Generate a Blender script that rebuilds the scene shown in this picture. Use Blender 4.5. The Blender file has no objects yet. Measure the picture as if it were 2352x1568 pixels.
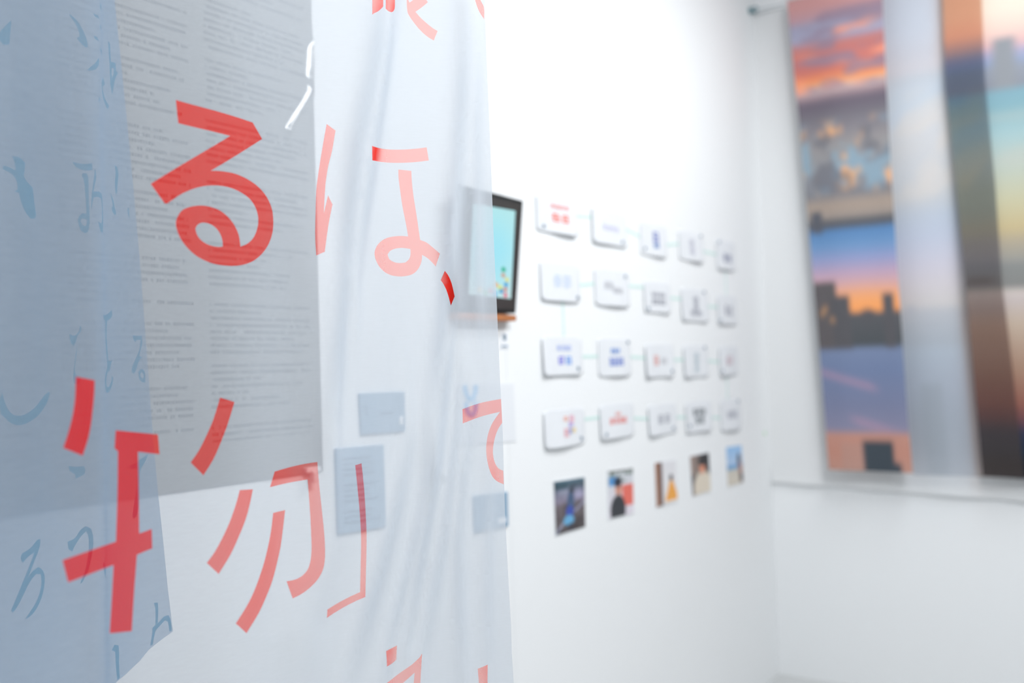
import bpy, bmesh, math, random
import numpy as np
from mathutils import Vector, Matrix
from mathutils.geometry import delaunay_2d_cdt

random.seed(7)
S = bpy.context.scene
COL = S.collection

# ------------------------------------------------------------------ camera
W, H = 2352, 1568
FPX = 2287.0                       # 35 mm lens on a 36 mm sensor
CX, CY = W / 2, H / 2
AX = 1.40                          # distance of the left wall from the camera
d1 = np.array([(2752 - CX) / FPX, (797 - CY) / FPX, 1.0])      # horizontal direction along the left wall
d2 = np.array([(-2200 - CX) / FPX, (945 - CY) / FPX, 1.0])     # horizontal direction along the end wall
eY = d1 / np.linalg.norm(d1)
eX = -d2
eX = eX - eY * eX.dot(eY)
eX /= np.linalg.norm(eX)
eZ = np.cross(eX, eY)
R = np.stack([eX, eY, eZ])         # camera frame (x right, y down, z forward) -> world


def ray(px, py):
    return R @ np.array([(px - CX) / FPX, (py - CY) / FPX, 1.0])


_d = ray(1790, 1548)               # floor corner seen at the bottom of the picture
_t = -AX / _d[0]
CAMZ = -_t * _d[2]
BY = _t * _d[1]                    # end wall plane
CAM = np.array([0.0, 0.0, CAMZ])
CEIL = CAMZ + 1.62

cam_d = bpy.data.cameras.new('camera')
cam = bpy.data.objects.new('camera', cam_d)
COL.objects.link(cam)
m = Matrix.Identity(4)
cols = [R @ np.array([1, 0, 0]), R @ np.array([0, -1, 0]), R @ np.array([0, 0, -1])]
for j in range(3):
    for i in range(3):
        m[i][j] = cols[j][i]
m[0][3], m[1][3], m[2][3] = CAM
cam.matrix_world = m
cam_d.sensor_width = 36.0
cam_d.lens = FPX * 36.0 / W
cam_d.clip_start = 0.02
cam_d.dof.use_dof = True
cam_d.dof.focus_distance = 1.39
cam_d.dof.aperture_fstop = 35.0 / 16.5
S.camera = cam

# ------------------------------------------------------------------ view, world, lamps
S.view_settings.view_transform = 'Standard'
S.view_settings.look = 'None'
S.view_settings.gamma = 1.0
S.view_settings.exposure = 0.11
S.view_settings.use_curve_mapping = False
S.cycles.max_bounces = 10
S.cycles.diffuse_bounces = 6
S.cycles.transparent_max_bounces = 16
S.cycles.use_denoising = True

wd = bpy.data.worlds.new('world')
S.world = wd
wd.use_nodes = True
wd.node_tree.nodes['Background'].inputs[0].default_value = (0.95, 0.97, 1.0, 1)
wd.node_tree.nodes['Background'].inputs[1].default_value = 0.38


def ceiling_tube(name, x, y, energy, sx=0.22, sy=1.2, rot=0.0, tilt=0.0):
    l = bpy.data.lights.new(name, 'AREA')
    l.shape = 'RECTANGLE'
    l.size, l.size_y = sx, sy
    l.energy = energy
    l.color = (0.97, 0.985, 1.0)
    o = bpy.data.objects.new(name, l)
    o.location = (x, y, CEIL - 0.06)
    o.rotation_euler = (0, tilt, rot)
    COL.objects.link(o)
    return o


ceiling_tube('ceiling_tube', -0.34, BY - 1.12, 24.5)
ceiling_tube('ceiling_tube', 0.86, 2.05, 7.0, 0.12, 1.75, rot=math.pi / 2)
ceiling_tube('ceiling_tube', 0.60, 0.90, 45.0, tilt=0.55)
ceiling_tube('ceiling_tube', 2.2, -1.2, 1.5)


# ------------------------------------------------------------------ helpers
def lin(c):
    c = np.asarray(c, float) / 255.0
    return np.where(c <= 0.04045, c / 12.92, ((c + 0.055) / 1.055) ** 2.4)


def lin4(c):
    return tuple(float(x) for x in lin(c)) + (1.0,)


def hit_x(px, py, X):
    d = ray(px, py)
    return CAM + d * (X / d[0])


def hit_y(px, py, Y):
    d = ray(px, py)
    return CAM + d * (Y / d[1])


def tag(o, label=None, cat=None, group=None, kind=None):
    if label: o['label'] = label
    if cat: o['category'] = cat
    if group: o['group'] = group
    if kind: o['kind'] = kind
    return o


def empty(name, loc, label=None, cat=None, group=None):
    o = bpy.data.objects.new(name, None)
    o.empty_display_size = 0.05
    o.location = tuple(loc)
    COL.objects.link(o)
    return tag(o, label, cat, group)


def link_mesh(name, me, mat, parent=None):
    o = bpy.data.objects.new(name, me)
    for mm in (mat if isinstance(mat, (list, tuple)) else [mat]):
        me.materials.append(mm)
    COL.objects.link(o)
    if parent is not None:
        o.parent = parent
        o.location = tuple(-Vector(parent.location))
    return o


def pydata(name, verts, faces, mat, parent=None, smooth=False, normals=None):
    me = bpy.data.meshes.new(name)
    me.from_pydata([tuple(map(float, v)) for v in verts], [], [tuple(int(i) for i in f) for f in faces])
    me.update()
    if smooth:
        me.polygons.foreach_set('use_smooth', [True] * len(me.polygons))
    if normals is not None:
        me.normals_split_custom_set_from_vertices([tuple(map(float, n)) for n in normals])
    return link_mesh(name, me, mat, parent)


def color_attr(o, rgb, name='print'):
    """rgb: n x 3 linear, one per vertex"""
    me = o.data
    a = me.color_attributes.new(name, 'FLOAT_COLOR', 'POINT')
    c = np.ones((len(me.vertices), 4))
    c[:, :3] = rgb
    a.data.foreach_set('color', c.ravel())


def from_bm(name, bm, mat, parent=None, smooth=False):
    me = bpy.data.meshes.new(name)
    bm.to_mesh(me)
    bm.free()
    if smooth:
        me.polygons.foreach_set('use_smooth', [True] * len(me.polygons))
    return link_mesh(name, me, mat, parent)


def bm_box(bm, x0, x1, y0, y1, z0, z1, bevel=0.0):
    r = bmesh.ops.create_cube(bm, size=1.0)
    for v in r['verts']:
        v.co = Vector(((x0 + x1) / 2 + v.co.x * (x1 - x0), (y0 + y1) / 2 + v.co.y * (y1 - y0), (z0 + z1) / 2 + v.co.z * (z1 - z0)))
    if bevel > 0:
        ed = list({e for v in r['verts'] for e in v.link_edges})
        bmesh.ops.bevel(bm, geom=ed, offset=bevel, segments=2, profile=0.5, affect='EDGES')


def quad_slab(bm, q, n, thick, bevel=0.0):
    """a thin board with the four front corners q (TL, TR, BR, BL), thickened against n"""
    n = np.asarray(n, float)
    f = [bm.verts.new(tuple(p)) for p in q]
    b = [bm.verts.new(tuple(np.asarray(p) - n * thick)) for p in q]
    faces = [bm.faces.new(f), bm.faces.new(b[::-1])]
    for i in range(4):
        j = (i + 1) % 4
        faces.append(bm.faces.new((f[j], f[i], b[i], b[j])))
    bmesh.ops.recalc_face_normals(bm, faces=faces)
    if bevel > 0:
        ed = list({e for fc in faces for e in fc.edges})
        bmesh.ops.bevel(bm, geom=ed, offset=bevel, segments=2, profile=0.5, affect='EDGES')


def bilerp(q, u, v):
    q = [np.asarray(p) for p in q]
    return (q[0] * (1 - u) * (1 - v) + q[1] * u * (1 - v) + q[2] * u * v + q[3] * (1 - u) * v)


# ------------------------------------------------------------------ materials
def new_mat(name):
    mt = bpy.data.materials.new(name)
    mt.use_nodes = True
    nt = mt.node_tree
    for n in list(nt.nodes):
        nt.nodes.remove(n)
    return mt, nt, nt.nodes.new('ShaderNodeOutputMaterial')


def solid(name, rgb, rough=0.6, noise=0.03, scale=40, spec=0.3, bump=0.0, metal=0.0):
    mt, nt, out = new_mat(name)
    p = nt.nodes.new('ShaderNodeBsdfPrincipled')
    tc = nt.nodes.new('ShaderNodeTexCoord')
    nz = nt.nodes.new('ShaderNodeTexNoise')
    nz.inputs['Scale'].default_value = scale
    nz.inputs['Detail'].default_value = 4
    nt.links.new(tc.outputs['Object'], nz.inputs['Vector'])
    mx = nt.nodes.new('ShaderNodeMix')
    mx.data_type = 'RGBA'
    c = np.array(rgb[:3])
    mx.inputs[6].default_value = tuple(c * (1 - noise)) + (1,)
    mx.inputs[7].default_value = tuple(np.minimum(c * (1 + noise), 1)) + (1,)
    nt.links.new(nz.outputs['Fac'], mx.inputs[0])
    nt.links.new(mx.outputs[2], p.inputs['Base Color'])
    p.inputs['Roughness'].default_value = rough
    p.inputs['Specular IOR Level'].default_value = spec
    p.inputs['Metallic'].default_value = metal
    if bump > 0:
        b = nt.nodes.new('ShaderNodeBump')
        b.inputs['Strength'].default_value = bump
        b.inputs['Distance'].default_value = 0.002
        nt.links.new(nz.outputs['Fac'], b.inputs['Height'])
        nt.links.new(b.outputs[0], p.inputs['Normal'])
    nt.links.new(p.outputs[0], out.inputs[0])
    return mt


def sheer(name, rgb, T, back=0.5, var=0.06, tint=(1, 1, 1), gloss=0.0):
    """woven sheer cloth: part of the light passes straight through, the rest is scattered both ways.
    The straight part shrinks where the cloth is seen edge-on, as threads close up."""
    mt, nt, out = new_mat(name)
    L = nt.links.new
    lw = nt.nodes.new('ShaderNodeLayerWeight')
    lw.inputs['Blend'].default_value = 0.5
    sub = nt.nodes.new('ShaderNodeMath'); sub.operation = 'SUBTRACT'
    sub.inputs[0].default_value = 1.0
    L(lw.outputs['Facing'], sub.inputs[1])
    mxm = nt.nodes.new('ShaderNodeMath'); mxm.operation = 'MAXIMUM'
    L(sub.outputs[0], mxm.inputs[0]); mxm.inputs[1].default_value = 0.08
    inv = nt.nodes.new('ShaderNodeMath'); inv.operation = 'DIVIDE'
    inv.inputs[0].default_value = 1.0
    sq = nt.nodes.new('ShaderNodeMath'); sq.operation = 'POWER'
    L(mxm.outputs[0], sq.inputs[0]); sq.inputs[1].default_value = 0.5
    L(sq.outputs[0], inv.inputs[1])
    pw = nt.nodes.new('ShaderNodeMath'); pw.operation = 'POWER'
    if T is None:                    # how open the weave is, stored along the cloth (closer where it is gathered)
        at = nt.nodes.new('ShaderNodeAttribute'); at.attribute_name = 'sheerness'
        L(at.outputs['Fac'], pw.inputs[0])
    else:
        pw.inputs[0].default_value = T
    L(inv.outputs[0], pw.inputs[1])
    tc = nt.nodes.new('ShaderNodeTexCoord')
    mp = nt.nodes.new('ShaderNodeMapping')
    mp.inputs['Scale'].default_value = (60, 60, 900)
    L(tc.outputs['Object'], mp.inputs[0])
    nz = nt.nodes.new('ShaderNodeTexNoise'); nz.inputs['Scale'].default_value = 1.0
    nz.inputs['Detail'].default_value = 3
    L(mp.outputs[0], nz.inputs['Vector'])
    mr = nt.nodes.new('ShaderNodeMapRange')
    mr.inputs[3].default_value = 1 - var; mr.inputs[4].default_value = 1 + var
    L(nz.outputs['Fac'], mr.inputs[0])
    mul = nt.nodes.new('ShaderNodeMath'); mul.operation = 'MULTIPLY'
    L(pw.outputs[0], mul.inputs[0]); L(mr.outputs[0], mul.inputs[1])
    df = nt.nodes.new('ShaderNodeBsdfDiffuse'); df.inputs[0].default_value = tuple(rgb) + (1,)
    tl = nt.nodes.new('ShaderNodeBsdfTranslucent'); tl.inputs[0].default_value = tuple(rgb) + (1,)
    m1 = nt.nodes.new('ShaderNodeMixShader'); m1.inputs[0].default_value = back
    L(df.outputs[0], m1.inputs[1]); L(tl.outputs[0], m1.inputs[2])
    tr = nt.nodes.new('ShaderNodeBsdfTransparent'); tr.inputs[0].default_value = tuple(tint) + (1,)
    m2 = nt.nodes.new('ShaderNodeMixShader')
    L(mul.outputs[0], m2.inputs[0]); L(m1.outputs[0], m2.inputs[1]); L(tr.outputs[0], m2.inputs[2])
    L(m2.outputs[0], out.inputs[0])
    return mt


def attr_print(name, rough=0.5, spec=0.3, through=0.0):
    """flat print: colours stored on the sheet's own points; through = share of the print one sees through"""
    mt, nt, out = new_mat(name)
    L = nt.links.new
    a = nt.nodes.new('ShaderNodeAttribute'); a.attribute_name = 'print'
    if through <= 0:
        p = nt.nodes.new('ShaderNodeBsdfPrincipled')
        p.inputs['Roughness'].default_value = rough
        p.inputs['Specular IOR Level'].default_value = spec
        L(a.outputs['Color'], p.inputs['Base Color'])
        L(p.outputs[0], out.inputs[0])
        return mt
    df = nt.nodes.new('ShaderNodeBsdfDiffuse'); tl = nt.nodes.new('ShaderNodeBsdfTranslucent')
    tr = nt.nodes.new('ShaderNodeBsdfTransparent')
    for n in (df, tl, tr):
        L(a.outputs['Color'], n.inputs[0])
    m1 = nt.nodes.new('ShaderNodeMixShader'); m1.inputs[0].default_value = 0.4
    L(df.outputs[0], m1.inputs[1]); L(tl.outputs[0], m1.inputs[2])
    m2 = nt.nodes.new('ShaderNodeMixShader'); m2.inputs[0].default_value = through
    L(m1.outputs[0], m2.inputs[1]); L(tr.outputs[0], m2.inputs[2])
    L(m2.outputs[0], out.inputs[0])
    return mt


M = {}
M['wall'] = solid('white_wall_paint', (0.86, 0.875, 0.885), 0.75, 0.008, 3, 0.2)
M['wall_grey'] = solid('grey_wall_paint', (0.38, 0.39, 0.40), 0.75, 0.01, 3, 0.2)
M['floor'] = solid('pale_floor', (0.55, 0.56, 0.56), 0.45, 0.03, 6, 0.4)
M['ceiling'] = solid('ceiling_paint', (0.85, 0.86, 0.87), 0.8, 0.01, 5, 0.2)
M['sheer_white'] = sheer('sheer_red_print_cloth', (0.76, 0.815, 0.88), None, back=0.45)
M['red_ink'] = sheer('red_ink_on_cloth', (1.0, 0.02, 0.008), None, back=0.4, var=0.015, tint=(1.0, 0.9, 0.86))
M['sheer_blue'] = sheer('sheer_blue_print_cloth', (0.20, 0.36, 0.55), 0.32)
M['blue_ink'] = sheer('blue_ink_on_cloth', (0.0, 0.25, 0.45), 0.05, back=0.5, tint=(0.05, 0.6, 1.0))
M['paper'] = solid('card_paper', (0.78, 0.80, 0.83), 0.7, 0.01, 60, 0.2)
M['print'] = attr_print('printed_photo', 0.35, 0.4)
M['cloth_print'] = attr_print('printed_cloth', 0.8, 0.1)
M['sheer_print'] = attr_print('printed_sheer_cloth', through=0.88)
M['backing'] = sheer('white_backing_cloth', (0.88, 0.89, 0.895), 0.04, back=0.12)
M['mint'] = solid('mint_tape', lin((208, 233, 228)), 0.6)
M['dot'] = solid('grey_dot', lin((120, 138, 155)), 0.5)
M['black'] = solid('black_plastic', (0.004, 0.006, 0.008), 0.35, 0.1, 80, 0.4)
M['bezel'] = solid('dark_bezel', (0.03, 0.025, 0.026), 0.25, 0.1, 30, 0.5)
M['wood'] = solid('brown_wood', lin((176, 112, 70)), 0.55, 0.2, 25, 0.3)
M['panel'] = solid('blue_grey_panel', lin((146, 172, 194)), 0.5, 0.03, 20, 0.3)
M['grey_text'] = solid('grey_text', lin((118, 142, 165)), 0.6)
M['white_mark'] = solid('white_mark', (0.85, 0.87, 0.9), 0.6)
M['logo_blue'] = solid('logo_blue', lin((128, 190, 235)), 0.6)
M['wire'] = solid('steel_wire', (0.45, 0.5, 0.52), 0.4, 0.05, 50, 0.5, metal=0.6)
M['hook'] = solid('grey_hook', lin((88, 130, 140)), 0.4, 0.1, 50, 0.5)
M['clip'] = solid('white_clip', (0.82, 0.82, 0.84), 0.3, 0.02, 50, 0.5)
M['green'] = solid('green_sticker', lin((170, 228, 165)), 0.5)

# ------------------------------------------------------------------ room shell
RX, RY = 3.3, -2.6


def shell(name, x0, x1, y0, y1, z0, z1, mat, bevel=0.0):
    bm = bmesh.new()
    bm_box(bm, x0, x1, y0, y1, z0, z1, bevel)
    o = from_bm(name, bm, mat)
    o['kind'] = 'structure'
    return o


shell('floor', -AX - 0.2, RX + 0.2, RY - 0.2, BY + 0.2, -0.1, 0.0, M['floor'])
shell('ceiling', -AX - 0.2, RX + 0.2, RY - 0.2, BY + 0.2, CEIL, CEIL + 0.1, M['ceiling'])
BT = 0.012                          # board thickness
wl = shell('wall_left', -AX - 0.15, -AX - BT, RY, BY, 0, CEIL, M['wall'])
seam = hit_x(1146, 250, -AX)[1]
for (y0, y1) in ((RY, seam - 0.0005), (seam + 0.0005, BY)):
    bm = bmesh.new()
    bm_box(bm, -AX - BT, -AX, y0, y1, 0, CEIL, 0.0006)
    p = from_bm('panel', bm, M['wall'])
    p.parent = wl
shell('wall_end', -AX - 0.15, RX + 0.15, BY, BY + 0.15, 0, CEIL, M['wall'])
shell('wall_right', RX, RX + 0.15, RY, BY, 0, CEIL, M['wall_grey'])
shell('wall_rear', -AX - 0.15, RX + 0.15, RY - 0.15, RY, 0, CEIL, M['wall_grey'])


# ------------------------------------------------------------------ constrained sheets
def in_poly(pts, poly):
    x, y = pts[:, 0], pts[:, 1]
    inside = np.zeros(len(pts), bool)
    n = len(poly)
    for i in range(n):
        x0, y0 = poly[i]
        x1, y1 = poly[(i + 1) % n]
        c = ((y0 > y) != (y1 > y))
        with np.errstate(divide='ignore', invalid='ignore'):
            xi = (x1 - x0) * (y - y0) / (y1 - y0) + x0
        inside ^= c & (x < xi)
    return inside


def resample(poly, step):
    out = []
    n = len(poly)
    for i in range(n):
        a, b = np.asarray(poly[i], float), np.asarray(poly[(i + 1) % n], float)
        k = max(1, int(np.linalg.norm(b - a) / step))
        for j in range(k):
            out.append(a + (b - a) * j / k)
    return out


def triangulate(outline, polys, grid, step):
    """outline, polys: 2D polygons; grid: n x 2 extra points.  Returns verts, tris and centroids"""
    verts, edges, allp = [], [], []
    for poly in [outline] + polys:
        p = resample(poly, step)
        b = len(verts)
        verts += [tuple(q) for q in p]
        edges += [(b + i, b + (i + 1) % len(p)) for i in range(len(p))]
    g = grid[in_poly(grid, outline)]
    pv = np.array(verts)
    keep = np.ones(len(g), bool)
    for i in range(0, len(g), 2000):
        d = ((g[i:i + 2000, None, :] - pv[None]) ** 2).sum(-1).min(1)
        keep[i:i + 2000] = d > (0.35 * step) ** 2
    verts += [tuple(q) for q in g[keep]]
    v, e, f, _, _, _ = delaunay_2d_cdt([Vector(q) for q in verts], edges, [], 0, 1e-7)
    v = np.array([(q.x, q.y) for q in v])
    f = np.array([t for t in f if len(t) == 3])
    c = v[f].mean(1)
    ok = in_poly(c, outline)
    return v, f[ok], c[ok]


def sub_mesh(v3, n3, tris):
    used, invx = np.unique(tris.ravel(), return_inverse=True)
    return v3[used], n3[used], invx.reshape(-1, 3)


def smooth_curve(knots, n=400):
    """Catmull-Rom through plan points, then arc length"""
    P = [np.asarray(k, float) for k in knots]
    P = [2 * P[0] - P[1]] + P + [2 * P[-1] - P[-2]]
    out = []
    for i in range(1, len(P) - 2):
        for t in np.linspace(0, 1, n // (len(P) - 3), endpoint=False):
            a, b, c, d = P[i - 1], P[i], P[i + 1], P[i + 2]
            out.append(0.5 * (2 * b + (c - a) * t + (2 * a - 5 * b + 4 * c - d) * t * t + (3 * b - a - 3 * c + d) * t ** 3))
    out.append(P[-2])
    out = np.array(out)
    s = np.concatenate([[0], np.cumsum(np.linalg.norm(np.diff(out, axis=0), axis=1))])
    return s, out


class Drape:
    """a cloth hanging straight down along a curve on the plan, with folds pushed along its normal"""

    def __init__(self, knots_px):
        pts = []
        for px, dep in knots_px:
            d = R @ np.array([(px - CX) / FPX, 0.0, 1.0])
            pts.append((CAM + d * dep)[:2])
        self.s, self.p = smooth_curve(pts)
        self.ang = np.unwrap(np.arctan2(self.p[:, 1] - CAM[1], self.p[:, 0] - CAM[0]))
        t = np.gradient(self.p, self.s, axis=0)
        t /= np.linalg.norm(t, axis=1)[:, None]
        n = np.stack([t[:, 1], -t[:, 0]], 1)
        if (n * (CAM[:2] - self.p)).sum(1).mean() < 0:
            n = -n
        self.n = n
        self.folds = []

    def uv(self, px, py):
        d = ray(px, py)
        a = math.atan2(d[1], d[0])
        o = np.argsort(self.ang)
        s = np.interp(a, self.ang[o], self.s[o])
        x = np.interp(s, self.s, self.p[:, 0]); y = np.interp(s, self.s, self.p[:, 1])
        t = math.hypot(x - CAM[0], y - CAM[1]) / math.hypot(d[0], d[1])
        return np.array([s, CAM[2] + t * d[2]])

    def uv_folded(self, px, py):
        """the cloth point that shows at (px, py) once the folds are in"""
        qx, qy = px, py
        best, err = None, 1e9
        for _ in range(8):
            a = self.uv(qx, qy)
            d = (self.pos(a[:1], a[1:])[0] - CAM) @ R
            ex, ey = px - (CX + FPX * d[0] / d[2]), py - (CY + FPX * d[1] / d[2])
            if math.hypot(ex, ey) < err:
                best, err = a, math.hypot(ex, ey)
            qx, qy = qx + 0.7 * ex, qy + 0.7 * ey
        return best

    def add_fold(self, pxs, amp, w0, w1=None):
        q = sorted([tuple(self.uv(*p)) for p in pxs], key=lambda a: a[1])
        self.folds.append((np.array(q), amp, w0, w1 if w1 is not None else w0))

    def disp(self, s, z):
        f = 0.004 * np.sin(s * 21 + 1.3 * z) + 0.003 * np.sin(s * 37 - 0.8 * z + 2)
        for q, amp, w0, w1 in self.folds:
            c = np.interp(z, q[:, 1], q[:, 0])
            k = np.clip((z - q[0, 1]) / (q[-1, 1] - q[0, 1]), 0, 1)
            w = w1 + (w0 - w1) * k
            ends = np.exp(-np.maximum(0, np.maximum(q[0, 1] - z, z - q[-1, 1])) ** 2 / 0.01)
            f = f + amp * ends * np.exp(-((s - c) / w) ** 2)
        return f

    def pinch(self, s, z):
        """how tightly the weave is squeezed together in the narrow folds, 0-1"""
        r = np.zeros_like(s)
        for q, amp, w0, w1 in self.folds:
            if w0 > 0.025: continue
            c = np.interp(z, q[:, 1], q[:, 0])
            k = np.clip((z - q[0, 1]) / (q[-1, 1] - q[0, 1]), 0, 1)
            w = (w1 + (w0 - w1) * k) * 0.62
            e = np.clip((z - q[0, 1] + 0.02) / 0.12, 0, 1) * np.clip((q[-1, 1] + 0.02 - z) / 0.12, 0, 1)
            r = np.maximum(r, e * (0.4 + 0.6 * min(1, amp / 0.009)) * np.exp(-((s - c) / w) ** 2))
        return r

    def pos(self, s, z):
        f = self.disp(s, z)
        x = np.interp(s, self.s, self.p[:, 0]) + np.interp(s, self.s, self.n[:, 0]) * f
        y = np.interp(s, self.s, self.p[:, 1]) + np.interp(s, self.s, self.n[:, 1]) * f
        return np.stack([x, y, z], 1)

    def build(self, root, v, f, c, chars, mats, part_name, fullname, sheerness=None, ink_sheerness=None):
        s, z = v[:, 0], v[:, 1]
        P = self.pos(s, z)
        e = 0.002
        ds = self.pos(np.minimum(s + e, self.s[-1]), z) - self.pos(np.maximum(s - e, 0), z)
        dz = self.pos(s, z + e) - self.pos(s, z - e)
        N = np.cross(ds, dz)
        N /= np.linalg.norm(N, axis=1)[:, None] + 1e-12
        # make the winding agree with the normals
        fn = np.cross(P[f[:, 1]] - P[f[:, 0]], P[f[:, 2]] - P[f[:, 0]])
        flip = (fn * N[f[:, 0]]).sum(1) < 0
        f = f.copy()
        f[flip] = f[flip][:, ::-1]
        owner = -np.ones(len(f), int)
        for k, (polys, holes) in enumerate(chars):
            for p in polys:
                owner[in_poly(c, p)] = k
            for h in holes:
                owner[in_poly(c, h) & (owner == k)] = -1
        a, b, t = sub_mesh(P, N, f[owner < 0])
        o = pydata(fullname, a, t, mats[0], root, True, b)
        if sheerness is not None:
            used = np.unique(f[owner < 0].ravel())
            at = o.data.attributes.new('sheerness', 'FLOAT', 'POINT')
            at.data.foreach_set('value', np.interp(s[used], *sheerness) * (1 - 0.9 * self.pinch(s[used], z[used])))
        for k in range(len(chars)):
            if (owner == k).any():
                a, b, t = sub_mesh(P, N, f[owner == k])
                o = pydata(part_name, a, t, mats[1], root, True, b)
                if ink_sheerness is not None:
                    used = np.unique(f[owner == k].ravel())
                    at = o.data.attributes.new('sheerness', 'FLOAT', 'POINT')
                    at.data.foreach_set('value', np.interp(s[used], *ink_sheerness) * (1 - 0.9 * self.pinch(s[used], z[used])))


def Z(off, sc, pts):
    return [(off[0] + x / sc, off[1] + y / sc) for x, y in pts]


# ------------------------------------------------------------------ the red-lettered curtain
rA = ((300, 200), 3.565)
r4 = ((600, 0), 2.6133)
r5 = ((600, 500), 2.6133)
rN = ((100, 840), 3.921)
rM = ((440, 1040), 3.565)
rB = ((840, 1440), 6.533)
rT = ((840, 0), 7.84)
ru = Z(*rA, [(370, 105), (1000, 290), (1078, 425), (655, 685), (700, 685), (760, 690), (860, 710), (960, 755), (1050, 820), (1115, 900), (1155, 990), (1168, 1080), (1165, 1170), (1145, 1250), (1110, 1320), (1060, 1380), (1000, 1425), (930, 1452), (850, 1463), (770, 1460), (690, 1448), (610, 1420), (530, 1375), (460, 1310), (410, 1240), (380, 1170), (370, 1110), (385, 1060), (420, 1010), (470, 985), (530, 972), (600, 970), (670, 985), (740, 1015), (800, 1065), (850, 1130), (885, 1210), (900, 1305), (950, 1285), (1000, 1240), (1030, 1180), (1045, 1110), (1040, 1040), (1015, 970), (970, 910), (900, 860), (820, 825), (740, 808), (660, 805), (590, 812), (520, 830), (450, 858), (390, 890), (340, 925), (300, 952), (280, 952), (165, 792), (815, 400), (390, 295)])
ru_hole = Z(*rA, [(530, 1160), (545, 1130), (575, 1112), (610, 1110), (660, 1125), (705, 1160), (735, 1205), (752, 1260), (755, 1305), (720, 1308), (670, 1300), (620, 1282), (575, 1250), (545, 1210)])
ha_bar = Z(*rA, [(1605, 302), (1678, 355), (1650, 520), (1620, 640), (1600, 760), (1590, 880), (1583, 1030), (1600, 955), (1616, 885), (1653, 960), (1620, 1130), (1590, 1348), (1520, 1378), (1512, 1250), (1512, 1130), (1515, 1000), (1520, 850), (1535, 720), (1555, 590), (1580, 440)])
ha_dash = Z(*r4, [(665, 875), (705, 888), (760, 896), (820, 898), (880, 896), (940, 891), (993, 884), (1006, 963), (940, 971), (870, 976), (800, 977), (730, 973), (667, 962)])
ha_stem = [(915, 389.2), (944.8, 392.3), (946, 417), (950, 451.6), (956.7, 493.7), (965, 551), (978.9, 556.3), (990.4, 565), (1001.8, 574.6), (1010.3, 582.3), (1000.7, 611.7), (990.4, 600.3), (980.8, 591.8), (969.3, 585), (969.3, 591.8), (966.6, 605.2), (959.7, 618.6), (948.3, 629), (933, 633.6), (917.6, 634.7), (900.4, 632.4), (885, 625.5), (872.5, 613.7), (864, 598.7), (860.2, 583.4), (863.3, 568.9), (872.5, 556.3), (887, 547), (904, 542.9), (921.5, 541.7), (937.5, 542.9), (932.2, 512.8), (924.5, 474.6), (918.4, 432.5), (915.3, 405.7)]
ha_hole = [(942.5, 571.6), (925.3, 569.3), (910, 570.4), (896.6, 575.8), (890, 584.2), (893.9, 594.9), (904.2, 601.4), (917.6, 604), (931, 602.6), (939.5, 594.9), (942.9, 584.2)]
comma = [(1021.7, 621.7), (1030.5, 634), (1038, 653), (1044.3, 680.6), (1035.5, 701.7), (1030.5, 681.8), (1024.8, 664.6), (1019, 653), (1012.2, 643)]
nen_1 = Z(*rN, [(292, 98), (460, 130), (455, 270), (440, 420), (425, 540), (400, 660), (352, 808), (178, 738), (220, 610), (255, 480), (278, 350), (288, 220)])
nen_2 = [(265.8, 987.9), (362.7, 997.6), (366.5, 1042.8), (316.8, 1037), (318.5, 1130), (319.8, 1225), (348.5, 1214.5), (349.6, 1259), (314.5, 1273.5), (308, 1360), (302.5, 1449), (251.8, 1454), (256.5, 1380), (260.9, 1297), (156.5, 1337), (143.8, 1286), (266.3, 1243.5), (270, 1130), (271, 1036), (263.2, 1029)]
slash = Z(*rN, [(1590, 285), (1720, 325), (1660, 520), (1600, 680), (1530, 840), (1440, 985), (1325, 870), (1400, 760), (1470, 620), (1530, 480)])
bu_a = Z(*rM, [(395, 303), (502, 297), (470, 450), (430, 580), (380, 700), (320, 830), (222, 990), (125, 900), (190, 810), (250, 700), (310, 570), (360, 430)])
bu_b = Z(*rM, [(668, 490), (766, 467), (750, 610), (730, 760), (700, 900), (660, 1050), (610, 1180), (550, 1310), (450, 1475), (362, 1395), (430, 1290), (490, 1180), (540, 1060), (590, 910), (625, 770), (650, 640)])
bu_c = Z(*rM, [(680, 152), (1030, 73), (1045, 260), (1065, 450), (1085, 640), (1093, 780), (1090, 890), (1070, 970), (1025, 1045), (960, 1110), (890, 1160), (828, 1190), (778, 1050), (850, 1035), (905, 1005), (950, 955), (972, 890), (982, 800), (980, 680), (970, 480), (950, 218), (642, 280)])
bracket = Z(*rM, [(1340, 100), (1392, 85), (1412, 280), (1425, 480), (1433, 660), (1430, 900), (1423, 1178), (1108, 1350), (1112, 1282), (1380, 1138), (1385, 900), (1388, 700), (1378, 500), (1360, 300)])
te = [(1062.3, 939.3), (1086, 930.5), (1112.8, 922.9), (1151.5, 915.8), (1153, 947.8), (1154, 969.9), (1144, 985.2), (1136.3, 1006.6), (1132.3, 1031), (1133.2, 1049.5), (1137.8, 1064.8), (1145.5, 1075.6), (1156.0, 1080.8), (1157.2, 1112), (1144, 1106.2), (1133.2, 1097), (1125.6, 1081.7), (1119.4, 1058.7), (1116.7, 1034.2), (1118, 1012.8), (1122.5, 991.3), (1131.7, 969.9), (1148.5, 945.4), (1128.6, 950), (1101, 957.6), (1076.6, 966.8), (1063, 972.3)]
low_dia = Z(*rB, [(305, 358), (470, 272), (460, 485), (400, 540), (318, 590)])
low_a = Z(*rB, [(845, 395), (818, 860), (790, 1500), (680, 1500), (718, 860), (735, 680), (560, 836), (300, 1050), (60, 1050), (320, 836), (520, 680), (680, 570), (770, 490), (810, 450)])
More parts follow.
